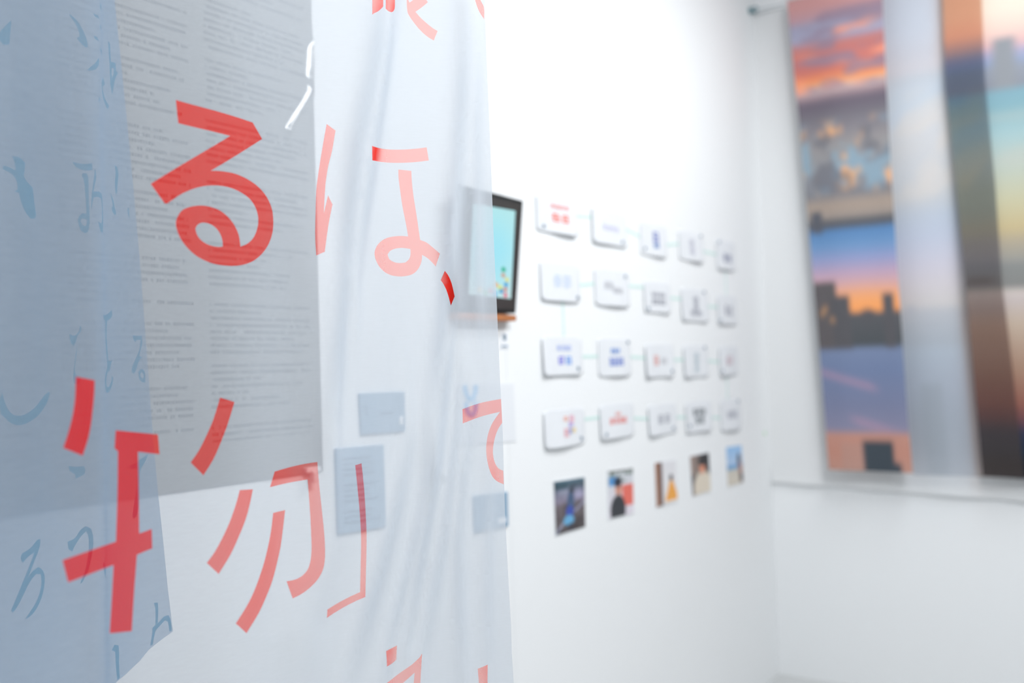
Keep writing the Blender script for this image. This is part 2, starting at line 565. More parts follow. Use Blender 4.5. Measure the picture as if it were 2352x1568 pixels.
low_bar = Z(*rB, [(1680, 622), (1740, 600), (1830, 560), (1828, 860), (1840, 1300), (1710, 1300), (1700, 860)])
top_1 = Z(*rT, [(118, 265), (160, 235), (220, 205), (270, 165), (315, 118), (315, -150), (118, -150)])
top_2 = Z(*rT, [(360, 155), (400, 195), (440, 215), (465, 220), (495, 205), (518, 160), (525, 90), (525, -150), (360, -150)])
top_k = Z(*rT, [(735, -150), (738, 0), (752, 215), (800, 310), (870, 410), (960, 520), (1050, 610), (1140, 680), (1225, 730), (1295, 558), (1200, 500), (1100, 420), (1000, 330), (940, 265), (895, 212), (1000, 140), (1120, 40), (1040, -80), (960, -80), (790, 48), (765, -10), (755, -150)])
top_r = Z(*rT, [(1950, -100), (1970, 0), (2000, 100), (2050, 220), (2134, 350), (2129, 130), (2065, 0), (2030, -100)])

red = Drape([(-160, 0.885), (0, 0.94), (120, 0.985), (250, 1.04), (370, 1.095), (490, 1.15), (620, 1.215), (745, 1.27), (840, 1.305), (920, 1.335), (1020, 1.355), (1110, 1.365), (1200, 1.37), (1330, 1.37)])
edge_px = [(1113, 0), (1117, 120), (1126, 330), (1133, 520), (1142, 720), (1148, 860), (1155, 1000), (1160, 1180), (1166, 1300), (1174, 1440), (1175.5, 1500), (1180, 1568), (1186, 1660)]
edge = [red.uv(*p) for p in edge_px]
# folds: (line in the picture, height, width at the top, width at the bottom)
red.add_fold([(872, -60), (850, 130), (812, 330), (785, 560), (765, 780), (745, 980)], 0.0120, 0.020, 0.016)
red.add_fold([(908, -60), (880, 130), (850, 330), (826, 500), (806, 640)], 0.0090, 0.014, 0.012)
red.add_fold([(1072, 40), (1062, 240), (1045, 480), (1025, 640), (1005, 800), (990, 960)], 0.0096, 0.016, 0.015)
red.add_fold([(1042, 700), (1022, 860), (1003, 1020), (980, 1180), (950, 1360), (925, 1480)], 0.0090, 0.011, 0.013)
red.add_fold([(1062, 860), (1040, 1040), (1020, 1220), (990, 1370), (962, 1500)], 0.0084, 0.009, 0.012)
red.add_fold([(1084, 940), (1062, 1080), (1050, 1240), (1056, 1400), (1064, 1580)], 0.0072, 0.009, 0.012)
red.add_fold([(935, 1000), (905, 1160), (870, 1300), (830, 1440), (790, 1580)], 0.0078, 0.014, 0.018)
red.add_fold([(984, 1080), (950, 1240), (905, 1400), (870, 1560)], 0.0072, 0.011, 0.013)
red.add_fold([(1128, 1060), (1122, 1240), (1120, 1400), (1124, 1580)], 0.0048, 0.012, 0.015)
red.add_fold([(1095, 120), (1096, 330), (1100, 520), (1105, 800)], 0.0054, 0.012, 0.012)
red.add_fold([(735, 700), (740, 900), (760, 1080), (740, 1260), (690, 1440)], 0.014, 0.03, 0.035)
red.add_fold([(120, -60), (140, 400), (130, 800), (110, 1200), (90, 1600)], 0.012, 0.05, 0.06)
edge = [red.uv_folded(*p) for p in edge_px]


def rounded(poly, sub=3, corner=34):
    """draws the gentle bends of a traced outline as curves and keeps its sharp corners"""
    P = [np.asarray(p, float) for p in poly]
    n = len(P)
    sharp = []
    for i in range(n):
        a, b = P[i] - P[i - 1], P[(i + 1) % n] - P[i]
        c_ = a.dot(b) / (np.linalg.norm(a) * np.linalg.norm(b) + 1e-9)
        sharp.append(math.degrees(math.acos(max(-1, min(1, c_)))) > corner)
    out = []
    for i in range(n):
        b, c_ = P[i], P[(i + 1) % n]
        out.append(tuple(b))
        if sharp[i] and sharp[(i + 1) % n]: continue
        L_ = np.linalg.norm(c_ - b)
        ta = (c_ - b) if sharp[i] else (c_ - P[i - 1]) / (np.linalg.norm(c_ - P[i - 1]) + 1e-9) * L_
        d_ = P[(i + 2) % n]
        tb_ = (c_ - b) if sharp[(i + 1) % n] else (d_ - b) / (np.linalg.norm(d_ - b) + 1e-9) * L_
        for j in range(1, sub):
            h = j / sub
            out.append(tuple((2 * h ** 3 - 3 * h * h + 1) * b + (h ** 3 - 2 * h * h + h) * ta + (3 * h * h - 2 * h ** 3) * c_ + (h ** 3 - h * h) * tb_))
    return out


def sz(D, poly):
    return [tuple(D.uv_folded(*p)) for p in rounded(poly)]


chars_px = [([top_1, top_2], []), ([top_k], []), ([top_r], []), ([ru], [ru_hole]), ([ha_bar, ha_dash, ha_stem], [ha_hole]), ([comma], []),
            ([nen_1, nen_2], []), ([slash, bu_a, bu_b, bu_c], []), ([bracket], []), ([te], []), ([low_dia, low_a], []), ([low_bar], [])]
chars = [([sz(red, p) for p in a], [sz(red, h) for h in b]) for a, b in chars_px]
top_z = CEIL - 0.03
s_left = red.uv(-150, 784)[0]
e0 = edge[0]
outline = [(s_left, 0.16)] + [(edge[-1][0] + 0.02, 0.16)] + [tuple(e) for e in edge[::-1]] + [(e0[0] - 0.012, top_z), (s_left, top_z)]
z_lo, z_hi = red.uv(0, 1568)[1] - 0.35, red.uv(1113, 0)[1] + 0.15
gs = np.concatenate([np.arange(s_left + 0.004, red.uv(640, 784)[0], 0.014), np.arange(red.uv(640, 784)[0], edge[-1][0] + 0.05, 0.0055)])
gz = np.concatenate([np.arange(0.2, z_lo, 0.05), np.arange(z_lo, z_hi, 0.014), np.arange(z_hi, top_z, 0.05)])
G = np.stack(np.meshgrid(gs, gz), -1).reshape(-1, 2)
G += np.random.RandomState(1).uniform(-1, 1, G.shape) * np.array([0.0008, 0.002])
polys = [p for a, b in chars for p in a + b]
v, f, c = triangulate(outline, polys, G, 0.010)
rc = empty('printed_curtain', (*red.p[200], 0.16),
           'tall translucent white curtain printed with large red Japanese characters, nearest the camera', 'curtain')
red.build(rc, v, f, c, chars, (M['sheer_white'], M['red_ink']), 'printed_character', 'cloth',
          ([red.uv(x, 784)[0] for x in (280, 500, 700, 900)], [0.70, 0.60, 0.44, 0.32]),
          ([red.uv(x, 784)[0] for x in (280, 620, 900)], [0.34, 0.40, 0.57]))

# ------------------------------------------------------------------ the blue-lettered curtain behind it
bA = ((0, 0), 5.6)
bB = ((0, 340), 6.03)
bC = ((0, 700), 5.228)
bD = ((0, 1000), 2.76)
bl = Drape([(-170, 1.21), (-60, 1.265), (80, 1.325), (170, 1.355), (215, 1.37), (260, 1.415), (320, 1.455), (420, 1.48), (520, 1.49)])
bchars_px = [
    ([Z(*bA, [(90, 290), (95, 330), (70, 600), (0, 598), (-60, 500), (-30, 420), (0, 385)])], []),
    ([Z(*bA, [(878, 185), (930, 210), (990, 265), (1050, 360), (1090, 450), (1115, 540), (1122, 610), (1095, 612), (1040, 560), (985, 490), (1025, 470), (1010, 400), (970, 310)]),
      Z(*bA, [(1232, 20), (1252, 80), (1262, 150), (1240, 110)]), Z(*bA, [(1175, 178), (1215, 200), (1228, 250), (1190, 215)]),
      Z(*bA, [(1232, 310), (1252, 350), (1260, 400), (1236, 355)]), Z(*bA, [(1178, 460), (1207, 480), (1227, 540), (1187, 505)]),
      Z(*bA, [(1230, 615), (1275, 635), (1295, 725), (1255, 690)]),
      Z(*bA, [(1220, 745), (1225, 820), (1195, 900), (1150, 912), (1110, 905), (1150, 860), (1190, 815)])], []),
    ([Z(*bA, [(1388, 530), (1415, 560), (1425, 790), (1485, 810), (1495, 910), (1518, 940), (1495, 980), (1470, 1060), (1445, 1220), (1420, 1100), (1412, 900), (1400, 700)]),
      Z(*bA, [(1320, 990), (1348, 1090), (1308, 1110), (1330, 1200), (1360, 1290), (1405, 1360), (1385, 1410), (1350, 1340), (1310, 1220), (1285, 1080), (1278, 1000), (1295, 1050)]),
      Z(*bA, [(1222, 1235), (1240, 1280), (1222, 1330)])],
     [Z(*bA, [(1435, 870), (1465, 880), (1460, 950), (1438, 1010)])]),
    ([Z(*bB, [(110, 135), (200, 150), (290, 230), (270, 420), (320, 490), (405, 570), (425, 760), (455, 950), (430, 995), (370, 995), (290, 900), (230, 760), (200, 640), (135, 620), (185, 590), (170, 480), (110, 380), (-10, 310), (-10, 255), (80, 290), (155, 330), (140, 220)])], []),
    ([Z(*bB, [(1000, 190), (1100, 215), (1200, 222), (1248, 210), (1255, 305), (1180, 315), (1080, 280), (1030, 240)]),
      Z(*bB, [(1135, 355), (1190, 350), (1210, 400), (1215, 600), (1220, 780), (1228, 950), (1225, 1070), (1210, 1160), (1180, 1185), (1130, 1150), (1095, 1080), (1080, 1000), (1095, 940), (1140, 905), (1190, 910), (1188, 780), (1170, 550), (1155, 430), (1135, 390)])],
     [Z(*bB, [(1150, 980), (1190, 990), (1198, 1040), (1180, 1085), (1145, 1070), (1115, 1020), (1125, 985)])]),
    ([Z(*bB, [(1280, 290), (1291, 380), (1278, 520), (1264, 606), (1320, 605), (1360, 640), (1385, 730), (1402, 880), (1408, 1000), (1395, 1130), (1365, 1190), (1335, 1140), (1310, 1015), (1350, 1050), (1368, 990), (1370, 850), (1350, 720), (1310, 675), (1268, 690), (1254, 780), (1240, 880), (1246, 680), (1256, 560), (1268, 420)])], []),
    ([Z(*bB, [(1585, 230), (1620, 260), (1640, 340), (1630, 500), (1620, 635), (1598, 620), (1592, 450), (1600, 350)]),
     ], []),
    ([Z(*bB, [(1530, 615), (1570, 720), (1590, 820), (1610, 900), (1595, 935), (1560, 890), (1545, 830), (1560, 790), (1545, 710)]),
     ], []),
    ([Z(*bB, [(1764, 825), (1785, 830), (1796, 975), (1776, 940)])], []),
    ([Z(*bC, [(-12, 1050), (20, 1180), (60, 1270), (110, 1320), (190, 1330), (290, 1290), (390, 1210), (500, 1090), (560, 1040), (580, 1060), (540, 1170), (450, 1290), (340, 1380), (220, 1435), (140, 1440), (70, 1410), (10, 1350), (-30, 1310), (-40, 1150)])], []),
    ([Z(*bC, [(825, 345), (870, 372), (905, 365), (950, 310), (960, 240), (975, 270), (972, 320), (930, 370), (910, 440), (880, 495), (845, 460)]),
     ], []),
    ([Z(*bC, [(922, 480), (916, 600), (892, 770), (905, 830), (960, 880), (960, 930), (930, 960), (885, 945), (875, 890), (880, 800), (903, 600)]),
     ], []),
    ([Z(*bC, [(1195, 120), (1250, 125), (1310, 95), (1340, 60), (1350, 120), (1325, 165), (1285, 190), (1275, 330), (1285, 500), (1300, 660), (1320, 680), (1350, 655), (1330, 720), (1320, 790), (1295, 800), (1280, 850), (1270, 930), (1280, 985), (1310, 980), (1335, 920), (1345, 850), (1360, 880), (1345, 970), (1310, 1040), (1280, 1060), (1255, 1010), (1240, 930), (1255, 830), (1285, 750), (1272, 600), (1258, 430), (1253, 190), (1215, 175)])], []),
    ([Z(*bC, [(1595, 360), (1640, 375), (1700, 365), (1708, 470), (1690, 540), (1670, 610), (1706, 625), (1660, 690), (1640, 770), (1605, 830), (1580, 800), (1590, 740), (1640, 620), (1678, 520), (1688, 420), (1640, 420), (1625, 450), (1600, 410)]),
     ], []),
    ([Z(*bC, [(1660, 800), (1700, 765), (1735, 790), (1745, 860), (1745, 930), (1710, 930), (1670, 890)])],
     [Z(*bC, [(1690, 815), (1712, 812), (1725, 850), (1718, 885), (1695, 870), (1682, 840)])]),
    ([Z(*bD, [(430, 190), (480, 198), (530, 192), (542, 215), (535, 245), (505, 260), (475, 275), (475, 245), (440, 225)]),
     ], []),
    ([Z(*bD, [(938, 120), (920, 165), (890, 220), (885, 330), (880, 420), (870, 500), (850, 530), (840, 510), (850, 430), (868, 330), (870, 230), (862, 205), (830, 215), (820, 190), (850, 180), (890, 150)])], []),
    ([Z(*bD, [(232, 650), (228, 700), (190, 790), (150, 890), (180, 850), (220, 825), (255, 850), (265, 900), (250, 990), (215, 1070), (170, 1130), (130, 1155), (160, 1110), (210, 1030), (238, 940), (235, 870), (200, 870), (160, 920), (120, 1000), (80, 1080), (55, 1115), (45, 1100), (80, 1010), (120, 910), (165, 800), (190, 735), (150, 760), (115, 800), (100, 770), (110, 740), (160, 710), (210, 655)])], []),
    ([Z(*bD, [(425, 670), (470, 650), (510, 595), (545, 572), (575, 590), (585, 650), (580, 740), (560, 850), (520, 930), (505, 935), (540, 850), (560, 740), (560, 640), (545, 605), (510, 640), (470, 700), (455, 735), (430, 715)]),
     ], []),
    ([Z(*bD, [(628, 805), (645, 808), (655, 850), (645, 900), (630, 830)])], []),
    ([Z(*bD, [(975, 1060), (1000, 1058), (1003, 1090), (1000, 1190), (1040, 1145), (1068, 1138), (1082, 1170), (1088, 1236), (1074, 1242), (1065, 1180), (1045, 1170), (1000, 1220), (985, 1240), (968, 1325), (952, 1332), (965, 1250), (965, 1220), (985, 1200), (985, 1100)])], []),
    ([Z(*bD, [(725, 1325), (750, 1330), (755, 1370), (755, 1450), (759, 1535), (744, 1550), (735, 1470), (730, 1370), (708, 1360)])], []),
]
bchars = [([sz(bl, p) for p in a], [sz(bl, h) for h in b]) for a, b in bchars_px]
bedge = [bl.uv(*p) for p in [(262, 0), (275, 120), (290, 270), (305, 430), (320, 600), (335, 800), (350, 1000), (362, 1130), (375, 1250), (385, 1350), (397, 1447), (370, 1466), (340, 1490), (318, 1518), (290, 1548), (255, 1585), (200, 1640), (120, 1720), (0, 1840), (-150, 1990)]]
bs_left = bedge[-1][0]
b_out = [(bs_left, bedge[-1][1])] + [tuple(e) for e in bedge[::-1][1:]] + [(bedge[0][0] - 0.05, top_z), (bs_left, top_z)]
bl.add_fold([(60, -60), (40, 300), (60, 700), (50, 1100), (70, 1600)], 0.014, 0.04, 0.05)
bl.add_fold([(215, -60), (214, 300), (222, 700), (226, 1100), (232, 1500)], 0.006, 0.012, 0.016)
gs = np.arange(bs_left, bedge[10][0] + 0.05, 0.010)
bz_lo = bl.uv(0, 1600)[1]
gz = np.concatenate([np.arange(bedge[-1][1], bz_lo, 0.05), np.arange(bz_lo, bl.uv(262, 0)[1] + 0.05, 0.016), np.arange(bl.uv(262, 0)[1] + 0.06, top_z, 0.06)])
G = np.stack(np.meshgrid(gs, gz), -1).reshape(-1, 2)
G += np.random.RandomState(2).uniform(-1, 1, G.shape) * 0.0015
v, f, c = triangulate(b_out, [p for a, b in bchars for p in a + b], G, 0.008)
bc = empty('printed_curtain', (*bl.p[150], bedge[10][1]),
           'blue-grey translucent hanging cloth with small blue brush characters, behind the red-lettered curtain', 'curtain')
bl.build(bc, v, f, c, bchars, (M['sheer_blue'], M['blue_ink']), 'printed_character', 'cloth')

# ------------------------------------------------------------------ newsprint poster on the left wall
def poster_mat():
    mt, nt, out = new_mat('newsprint_poster')
    L = nt.links.new
    N = nt.nodes.new

    def math_(op, a, b=None, c=None):
        n = N('ShaderNodeMath'); n.operation = op
        for i, x in enumerate((a, b, c)):
            if x is None: continue
            if isinstance(x, (int, float)): n.inputs[i].default_value = x
            else: L(x, n.inputs[i])
        return n.outputs[0]
    uv = N('ShaderNodeUVMap'); uv.uv_map = 'uv'
    sp = N('ShaderNodeSeparateXYZ'); L(uv.outputs[0], sp.inputs[0])
    x, y = sp.outputs[0], sp.outputs[1]            # metres from the right edge (leftwards) and up from the bottom
    ROW, CH = 0.0118, 0.0052
    row = math_('FLOOR', math_('DIVIDE', y, ROW))
    ry = math_('FRACT', math_('DIVIDE', y, ROW))
    ch = math_('FLOOR', math_('DIVIDE', x, CH))
    rx = math_('FRACT', math_('DIVIDE', x, CH))
    colid = math_('FLOOR', math_('DIVIDE', math_('ADD', x, 0.0), 0.272))
    cx = math_('MULTIPLY', math_('FRACT', math_('DIVIDE', x, 0.272)), 0.272)
    # characters
    cv = N('ShaderNodeCombineXYZ'); L(ch, cv.inputs[0]); L(row, cv.inputs[1])
    wn = N('ShaderNodeTexWhiteNoise'); wn.noise_dimensions = '2D'; L(cv.outputs[0], wn.inputs[0])
    inkc = math_('GREATER_THAN', wn.outputs[0], 0.12)
    bx = math_('LESS_THAN', math_('ABSOLUTE', math_('SUBTRACT', rx, 0.5)), 0.34)
    by = math_('LESS_THAN', math_('ABSOLUTE', math_('SUBTRACT', ry, 0.5)), 0.24)
    # line ends: left-aligned lines with a ragged right end, as in the photograph (x runs to the left)
    rv = N('ShaderNodeCombineXYZ'); L(row, rv.inputs[0]); L(colid, rv.inputs[1])
    wr = N('ShaderNodeTexWhiteNoise'); wr.noise_dimensions = '2D'; L(rv.outputs[0], wr.inputs[0])
    endx = math_('MULTIPLY', math_('POWER', wr.outputs[0], 3.0), 0.16)
    body = math_('GREATER_THAN', cx, math_('ADD', endx, 0.02))
    body2 = math_('LESS_THAN', cx, 0.258)
    # paragraphs: groups of nine rows, one or two left blank
    pg = N('ShaderNodeCombineXYZ'); L(math_('FLOOR', math_('DIVIDE', math_('ADD', row, math_('MULTIPLY', colid, 3.0)), 9.0)), pg.inputs[0]); L(colid, pg.inputs[1])
    wp = N('ShaderNodeTexWhiteNoise'); wp.noise_dimensions = '2D'; L(pg.outputs[0], wp.inputs[0])
    pr = math_('MULTIPLY', math_('FRACT', math_('DIVIDE', math_('ADD', row, math_('MULTIPLY', colid, 3.0)), 9.0)), 9.0)
    para = math_('GREATER_THAN', pr, math_('ADD', 0.5, math_('MULTIPLY', wp.outputs[0], 1.2)))
    lo = math_('GREATER_THAN', y, 0.075)
    ink = inkc
    for k in (bx, by, body, body2, para, lo):
        ink = math_('MULTIPLY', ink, k)
    ink = math_('MULTIPLY', ink, math_('ADD', 0.55, math_('MULTIPLY', wn.outputs[0], 0.45)))
    nz = N('ShaderNodeTexNoise'); nz.inputs['Scale'].default_value = 5; L(uv.outputs[0], nz.inputs['Vector'])
    base = N('ShaderNodeMix'); base.data_type = 'RGBA'
    base.inputs[6].default_value = lin4((147, 148, 148)); base.inputs[7].default_value = lin4((156, 158, 159))
    L(nz.outputs['Fac'], base.inputs[0])
    mx = N('ShaderNodeMix'); mx.data_type = 'RGBA'
    L(ink, mx.inputs[0]); L(base.outputs[2], mx.inputs[6]); mx.inputs[7].default_value = lin4((86, 90, 96))
    p = N('ShaderNodeBsdfPrincipled')
    L(mx.outputs[2], p.inputs['Base Color'])
    p.inputs['Roughness'].default_value = 0.55
    p.inputs['Specular IOR Level'].default_value = 0.15
    p.inputs['Coat Weight'].default_value = 1.0
    p.inputs['Coat Roughness'].default_value = 0.05
    p.inputs['Coat IOR'].default_value = 2.2
    L(p.outputs[0], out.inputs[0])
    return mt


M['poster'] = poster_mat()
PX = -AX + 0.004
pr_t, pr_b = hit_x(717, 0, PX), hit_x(740, 1085, PX)
y_r = (pr_t[1] + pr_b[1]) / 2
z_b = (hit_x(740, 1085, PX)[2] + hit_x(362, 1132, PX)[2]) / 2
y_l = y_r - 1.05
z_t = CEIL - 0.22
# the streak of light: a crease in the glossy sheet that catches the ceiling tubes
crease = [hit_x(*p, PX)[1:] for p in [(713, 70), (712, 100), (708, 150), (706, 175), (708, 200), (703, 222), (690, 240), (675, 265), (655, 298)]]
crease = np.array(sorted([tuple(q) for q in crease], key=lambda q: q[1]))
_zz = np.linspace(crease[0, 1], crease[-1, 1], 60)
_yy = np.interp(_zz, crease[:, 1], crease[:, 0])
_yp = np.pad(_yy, 3, mode='edge')
_yy = np.mean([_yp[i:i + 60] for i in range(7)], axis=0)
crease = np.stack([_yy, _zz], 1)
us = np.concatenate([np.arange(0, 0.13, 0.0015), np.arange(0.13, 1.0501, 0.02)])
zs = np.concatenate([np.arange(z_b, crease[0, 1] - 0.03, 0.03), np.arange(crease[0, 1] - 0.03, crease[-1, 1] + 0.04, 0.004), np.arange(crease[-1, 1] + 0.05, z_t + 0.001, 0.03)])
verts, uvs = [], []
# the slope of the curled fold along its length: it faces the long ceiling tube at y = 2.05
fold_s = []
for k_ in range(60):
    y_, z_ = crease[k_]
    t_ = (crease[min(k_ + 1, 59), 0] - crease[max(k_ - 1, 0), 0]) / (crease[min(k_ + 1, 59), 1] - crease[max(k_ - 1, 0), 1])
    p_ = np.array([PX, y_, z_])
    vw = (CAM - p_) / np.linalg.norm(CAM - p_)
    best = (9, 0.25)
    for x_ in np.linspace(0.05, 1.68, 60):
        lt = np.array([x_, 2.05, CEIL - 0.06]) - p_
        hv = vw + lt / np.linalg.norm(lt)
        hy, hz = -hv[1] / hv[0], -hv[2] / hv[0]
        best = min(best, (abs(hz + hy * t_), hy))
    fold_s.append(best[1])
fold_s = np.array(fold_s)


def fold_h(d, sl):
    """profile of the curled fold: a nearly flat ramp 17 mm wide, then back down"""
    q = min(max(d + 0.0085, 0.0), 0.017)
    up = sl * (0.955 * q + 0.045 * q * q / 0.0085)
    return up * min(max(1 - (d - 0.0105) / 0.012, 0.0), 1.0)


for z in zs:
    cyy = np.interp(z, crease[:, 1], crease[:, 0])
    sl = np.interp(z, crease[:, 1], fold_s)
    k = np.clip((z - crease[0, 1] + 0.012) / 0.012, 0, 1) * np.clip((crease[-1, 1] + 0.02 - z) / 0.06, 0, 1)
    k = k * k * (3 - 2 * k)
    for u in us:
        y = y_r - u
        h = k * fold_h(y - cyy, sl)
        verts.append((PX + 0.0012 * math.sin(7 * y + 3 * z) * min(1, u * 20) * 0.6 + h, y, z))
        uvs.append((u, z - z_b))
nu = len(us)
faces = [(j * nu + i, j * nu + i + 1, (j + 1) * nu + i + 1, (j + 1) * nu + i) for j in range(len(zs) - 1) for i in range(nu - 1)]
po = pydata('newspaper_poster', verts, [f_[::-1] for f_ in faces], M['poster'], None, True)
uvl = po.data.uv_layers.new(name='uv')
uva = np.array(uvs)
idx = np.zeros(len(po.data.loops), int)
po.data.loops.foreach_get('vertex_index', idx)
uvl.data.foreach_set('uv', uva[idx].ravel())
tag(po, 'large grey glossy sheet of tiny newspaper text on the left wall', 'poster')

# the clip at the poster's lower corner
q = hit_x(712, 1083, PX)
cl = empty('poster_clip', (PX + 0.001, q[1], q[2]), 'small white clip gripping the lower corner of the grey newspaper sheet', 'clip')
bm = bmesh.new(); bm_box(bm, PX - 0.002, PX + 0.010, q[1] - 0.017, q[1] + 0.020, q[2] - 0.001, q[2] + 0.009, 0.002)
from_bm('bar', bm, M['clip'], cl)
bm = bmesh.new(); bm_box(bm, PX + 0.004, PX + 0.016, q[1] - 0.006, q[1] + 0.007, q[2] - 0.020, q[2] + 0.002, 0.002)
from_bm('tab', bm, M['clip'], cl)


# ------------------------------------------------------------------ panels behind the curtain
def wall_board(name, px4, thick, mat, label, cat, group=None):
    X = -AX + thick
    q = [hit_x(*p, X) for p in px4]
    ct = sum(q) / 4
    ct[0] = -AX
    o = empty(name, ct, label, cat, group)
    bm = bmesh.new()
    quad_slab(bm, q, (1, 0, 0), thick + 0.0005, min(0.0015, thick * 0.3))
    from_bm('board', bm, mat, o)
    return o, q


def mark(parent, name, q, u0, u1, v0, v1, mat, lift=0.0006):
    pts = [bilerp(q, u, v) + np.array([lift, 0, 0]) for u, v in ((u0, v0), (u1, v0), (u1, v1), (u0, v1))]
    bm = bmesh.new()
    quad_slab(bm, pts, (1, 0, 0), lift * 0.9)
    return from_bm(name, bm, mat, parent)


o, q = wall_board('caption_panel', [(826, 903), (930, 899), (932, 990), (831, 998)], 0.006, M['panel'],
                  'landscape blue-grey panel on the wall above the tall text panel, seen through the curtain', 'panel')
mark(o, 'white_mark', q, 0.86, 0.94, 0.62, 0.82, M['white_mark'])
mark(o, 'text_line', q, 0.42, 0.70, 0.48, 0.54, M['grey_text'])
mark(o, 'text_line', q, 0.10, 0.13, 0.30, 0.52, M['grey_text'])
o, q = wall_board('text_panel', [(772, 1030), (882, 1021), (888, 1210), (778, 1228)], 0.006, M['panel'],
                  'tall blue-grey panel with lines of small text, seen through the curtain', 'panel')
rr = random.Random(3)
for k in range(13):
    v0 = 0.12 + k * 0.062
    if k in (4, 9): continue
    mark(o, 'text_line', q, 0.12, 0.12 + rr.uniform(0.5, 0.76), v0, v0 + 0.022, M['grey_text'])
o, q = wall_board('caption_panel', [(1089, 1139), (1167, 1129), (1169, 1208), (1092, 1224)], 0.006, M['panel'],
                  'small blue-grey panel with a white mark, half out past the curtain edge', 'panel')
mark(o, 'white_mark', q, 0.68, 0.90, 0.72, 0.86, M['white_mark'])
o, q = wall_board('logo_card', [(1046, 882), (1180, 880), (1186, 1014), (1052, 1023)], 0.002, M['paper'],
                  'white card with a rounded blue emblem, on the wall at the curtain edge', 'card')
# the emblem: a V-shaped cup over a ring with two horns
def band(parent, name, q, pts, w, mat):
    """a rounded stroke drawn on a board: pts in (u, v)"""
    P = np.array(pts, float)
    L_, R_ = [], []
    for i in range(len(P)):
        t = P[min(i + 1, len(P) - 1)] - P[max(i - 1, 0)]
        t /= np.linalg.norm(t)
        n = np.array([-t[1], t[0]]) * w / 2
        L_.append(P[i] + n); R_.append(P[i] - n)
    vs = [bilerp(q, *p) + np.array([0.0008, 0, 0]) for p in L_ + R_]
    k = len(P)
    vs += [p - np.array([0.0007, 0, 0]) for p in vs]
    fs = []
    for i in range(k - 1):
        fs.append((i, i + 1, k + i + 1, k + i))
        fs.append((i, 2 * k + i, 2 * k + i + 1, i + 1))
        fs.append((k + i + 1, 3 * k + i + 1, 3 * k + i, k + i))
    return pydata(name, vs, fs, mat, parent)


eu0, eu1 = 0.11, 0.36
def em(x, y): return (eu0 + (eu1 - eu0) * x, y)
band(o, 'emblem_cup', q, [em(0.12, 0.02), em(0.18, 0.14), em(0.34, 0.24), em(0.5, 0.27), em(0.66, 0.24), em(0.82, 0.14), em(0.88, 0.02)], 0.075, M['logo_blue'])
band(o, 'emblem_ring', q, [em(0.14, 0.30), em(0.20, 0.36), em(0.24, 0.44), em(0.36, 0.50), em(0.5, 0.52), em(0.64, 0.50), em(0.76, 0.44), em(0.80, 0.36), em(0.86, 0.30)], 0.075, M['logo_blue'])

# ------------------------------------------------------------------ tablet in its holder
XB, XT = -AX + 0.022, -AX + 0.046
tq = [hit_x(1057, 423, XT), hit_x(1202, 461, XT), hit_x(1185, 720, XB), hit_x(1040, 713, XB)]
tn = np.cross(tq[1] - tq[0], tq[3] - tq[0]); tn /= np.linalg.norm(tn)
if tn[0] < 0: tn = -tn
ct = sum(tq) / 4
tb = empty('tablet', (-AX, ct[1], tq[3][2]), 'black framed tablet with a pale cyan screen, hung at the curtain edge', 'tablet')
bm = bmesh.new(); quad_slab(bm, tq, tn, 0.013, 0.003)
from_bm('case', bm, M['black'], tb)
inn = [bilerp(tq, u, v_) + tn * 0.0008 for u, v_ in ((0.05, 0.035), (0.95, 0.035), (0.95, 0.965), (0.05, 0.965))]
bm = bmesh.new(); quad_slab(bm, inn, tn, 0.0006)
from_bm('bezel', bm, M['bezel'], tb)


def screen_mat():
    mt, nt, out = new_mat('lit_screen')
    a = nt.nodes.new('ShaderNodeAttribute'); a.attribute_name = 'print'
    e = nt.nodes.new('ShaderNodeEmission'); e.inputs[1].default_value = 1.0
    nt.links.new(a.outputs['Color'], e.inputs[0]); nt.links.new(e.outputs[0], out.inputs[0])
    return mt


M['screen'] = screen_mat()


def grid_sheet(name, q, nu, nv, fn, mat, parent=None, off=None, thick=True, bend=None):
    """a printed sheet over the corners q (TL, TR, BR, BL); fn(u, v) -> sRGB 0-255 arrays; bend(u, v) -> offset vector"""
    U, V = np.meshgrid(np.linspace(0, 1, nu), np.linspace(0, 1, nv))
    u, v_ = U.ravel(), V.ravel()
    P = bilerp([np.asarray(a)[None] for a in q], u[:, None], v_[:, None])
    if off is not None: P = P + off
    if bend is not None: P = P + bend(u, v_)
    fs = [(j * nu + i, (j + 1) * nu + i, (j + 1) * nu + i + 1, j * nu + i + 1) for j in range(nv - 1) for i in range(nu - 1)]
    o = pydata(name, P, fs, mat, parent, True)
    color_attr(o, lin(np.clip(fn(u, v_), 0, 255)))
    return o


def stops(v, ks):
    ks = sorted(ks, key=lambda k: k[0])
    x = [k[0] for k in ks]
    return np.stack([np.interp(v, x, [k[1][i] for k in ks]) for i in range(3)], -1)


def sstep(a, b, x):
    t = np.clip((x - a) / (b - a), 0, 1)
    return t * t * (3 - 2 * t)


def over(c, m_, rgb):
    m_ = np.asarray(m_)[:, None]
    return c * (1 - m_) + np.asarray(rgb, float)[None] * m_


def rect(u, v, u0, u1, v0, v1, s=0.006):
    return sstep(u0 - s, u0 + s, u) * (1 - sstep(u1 - s, u1 + s, u)) * sstep(v0 - s, v0 + s, v) * (1 - sstep(v1 - s, v1 + s, v))


def ell(u, v, cu, cv, ru_, rv_, s=0.25):
    r = np.sqrt(((u - cu) / ru_) ** 2 + ((v - cv) / rv_) ** 2)
    return 1 - sstep(1 - s, 1 + s, r)


_rs = np.random.RandomState(11)
_lat = _rs.rand(64, 64)


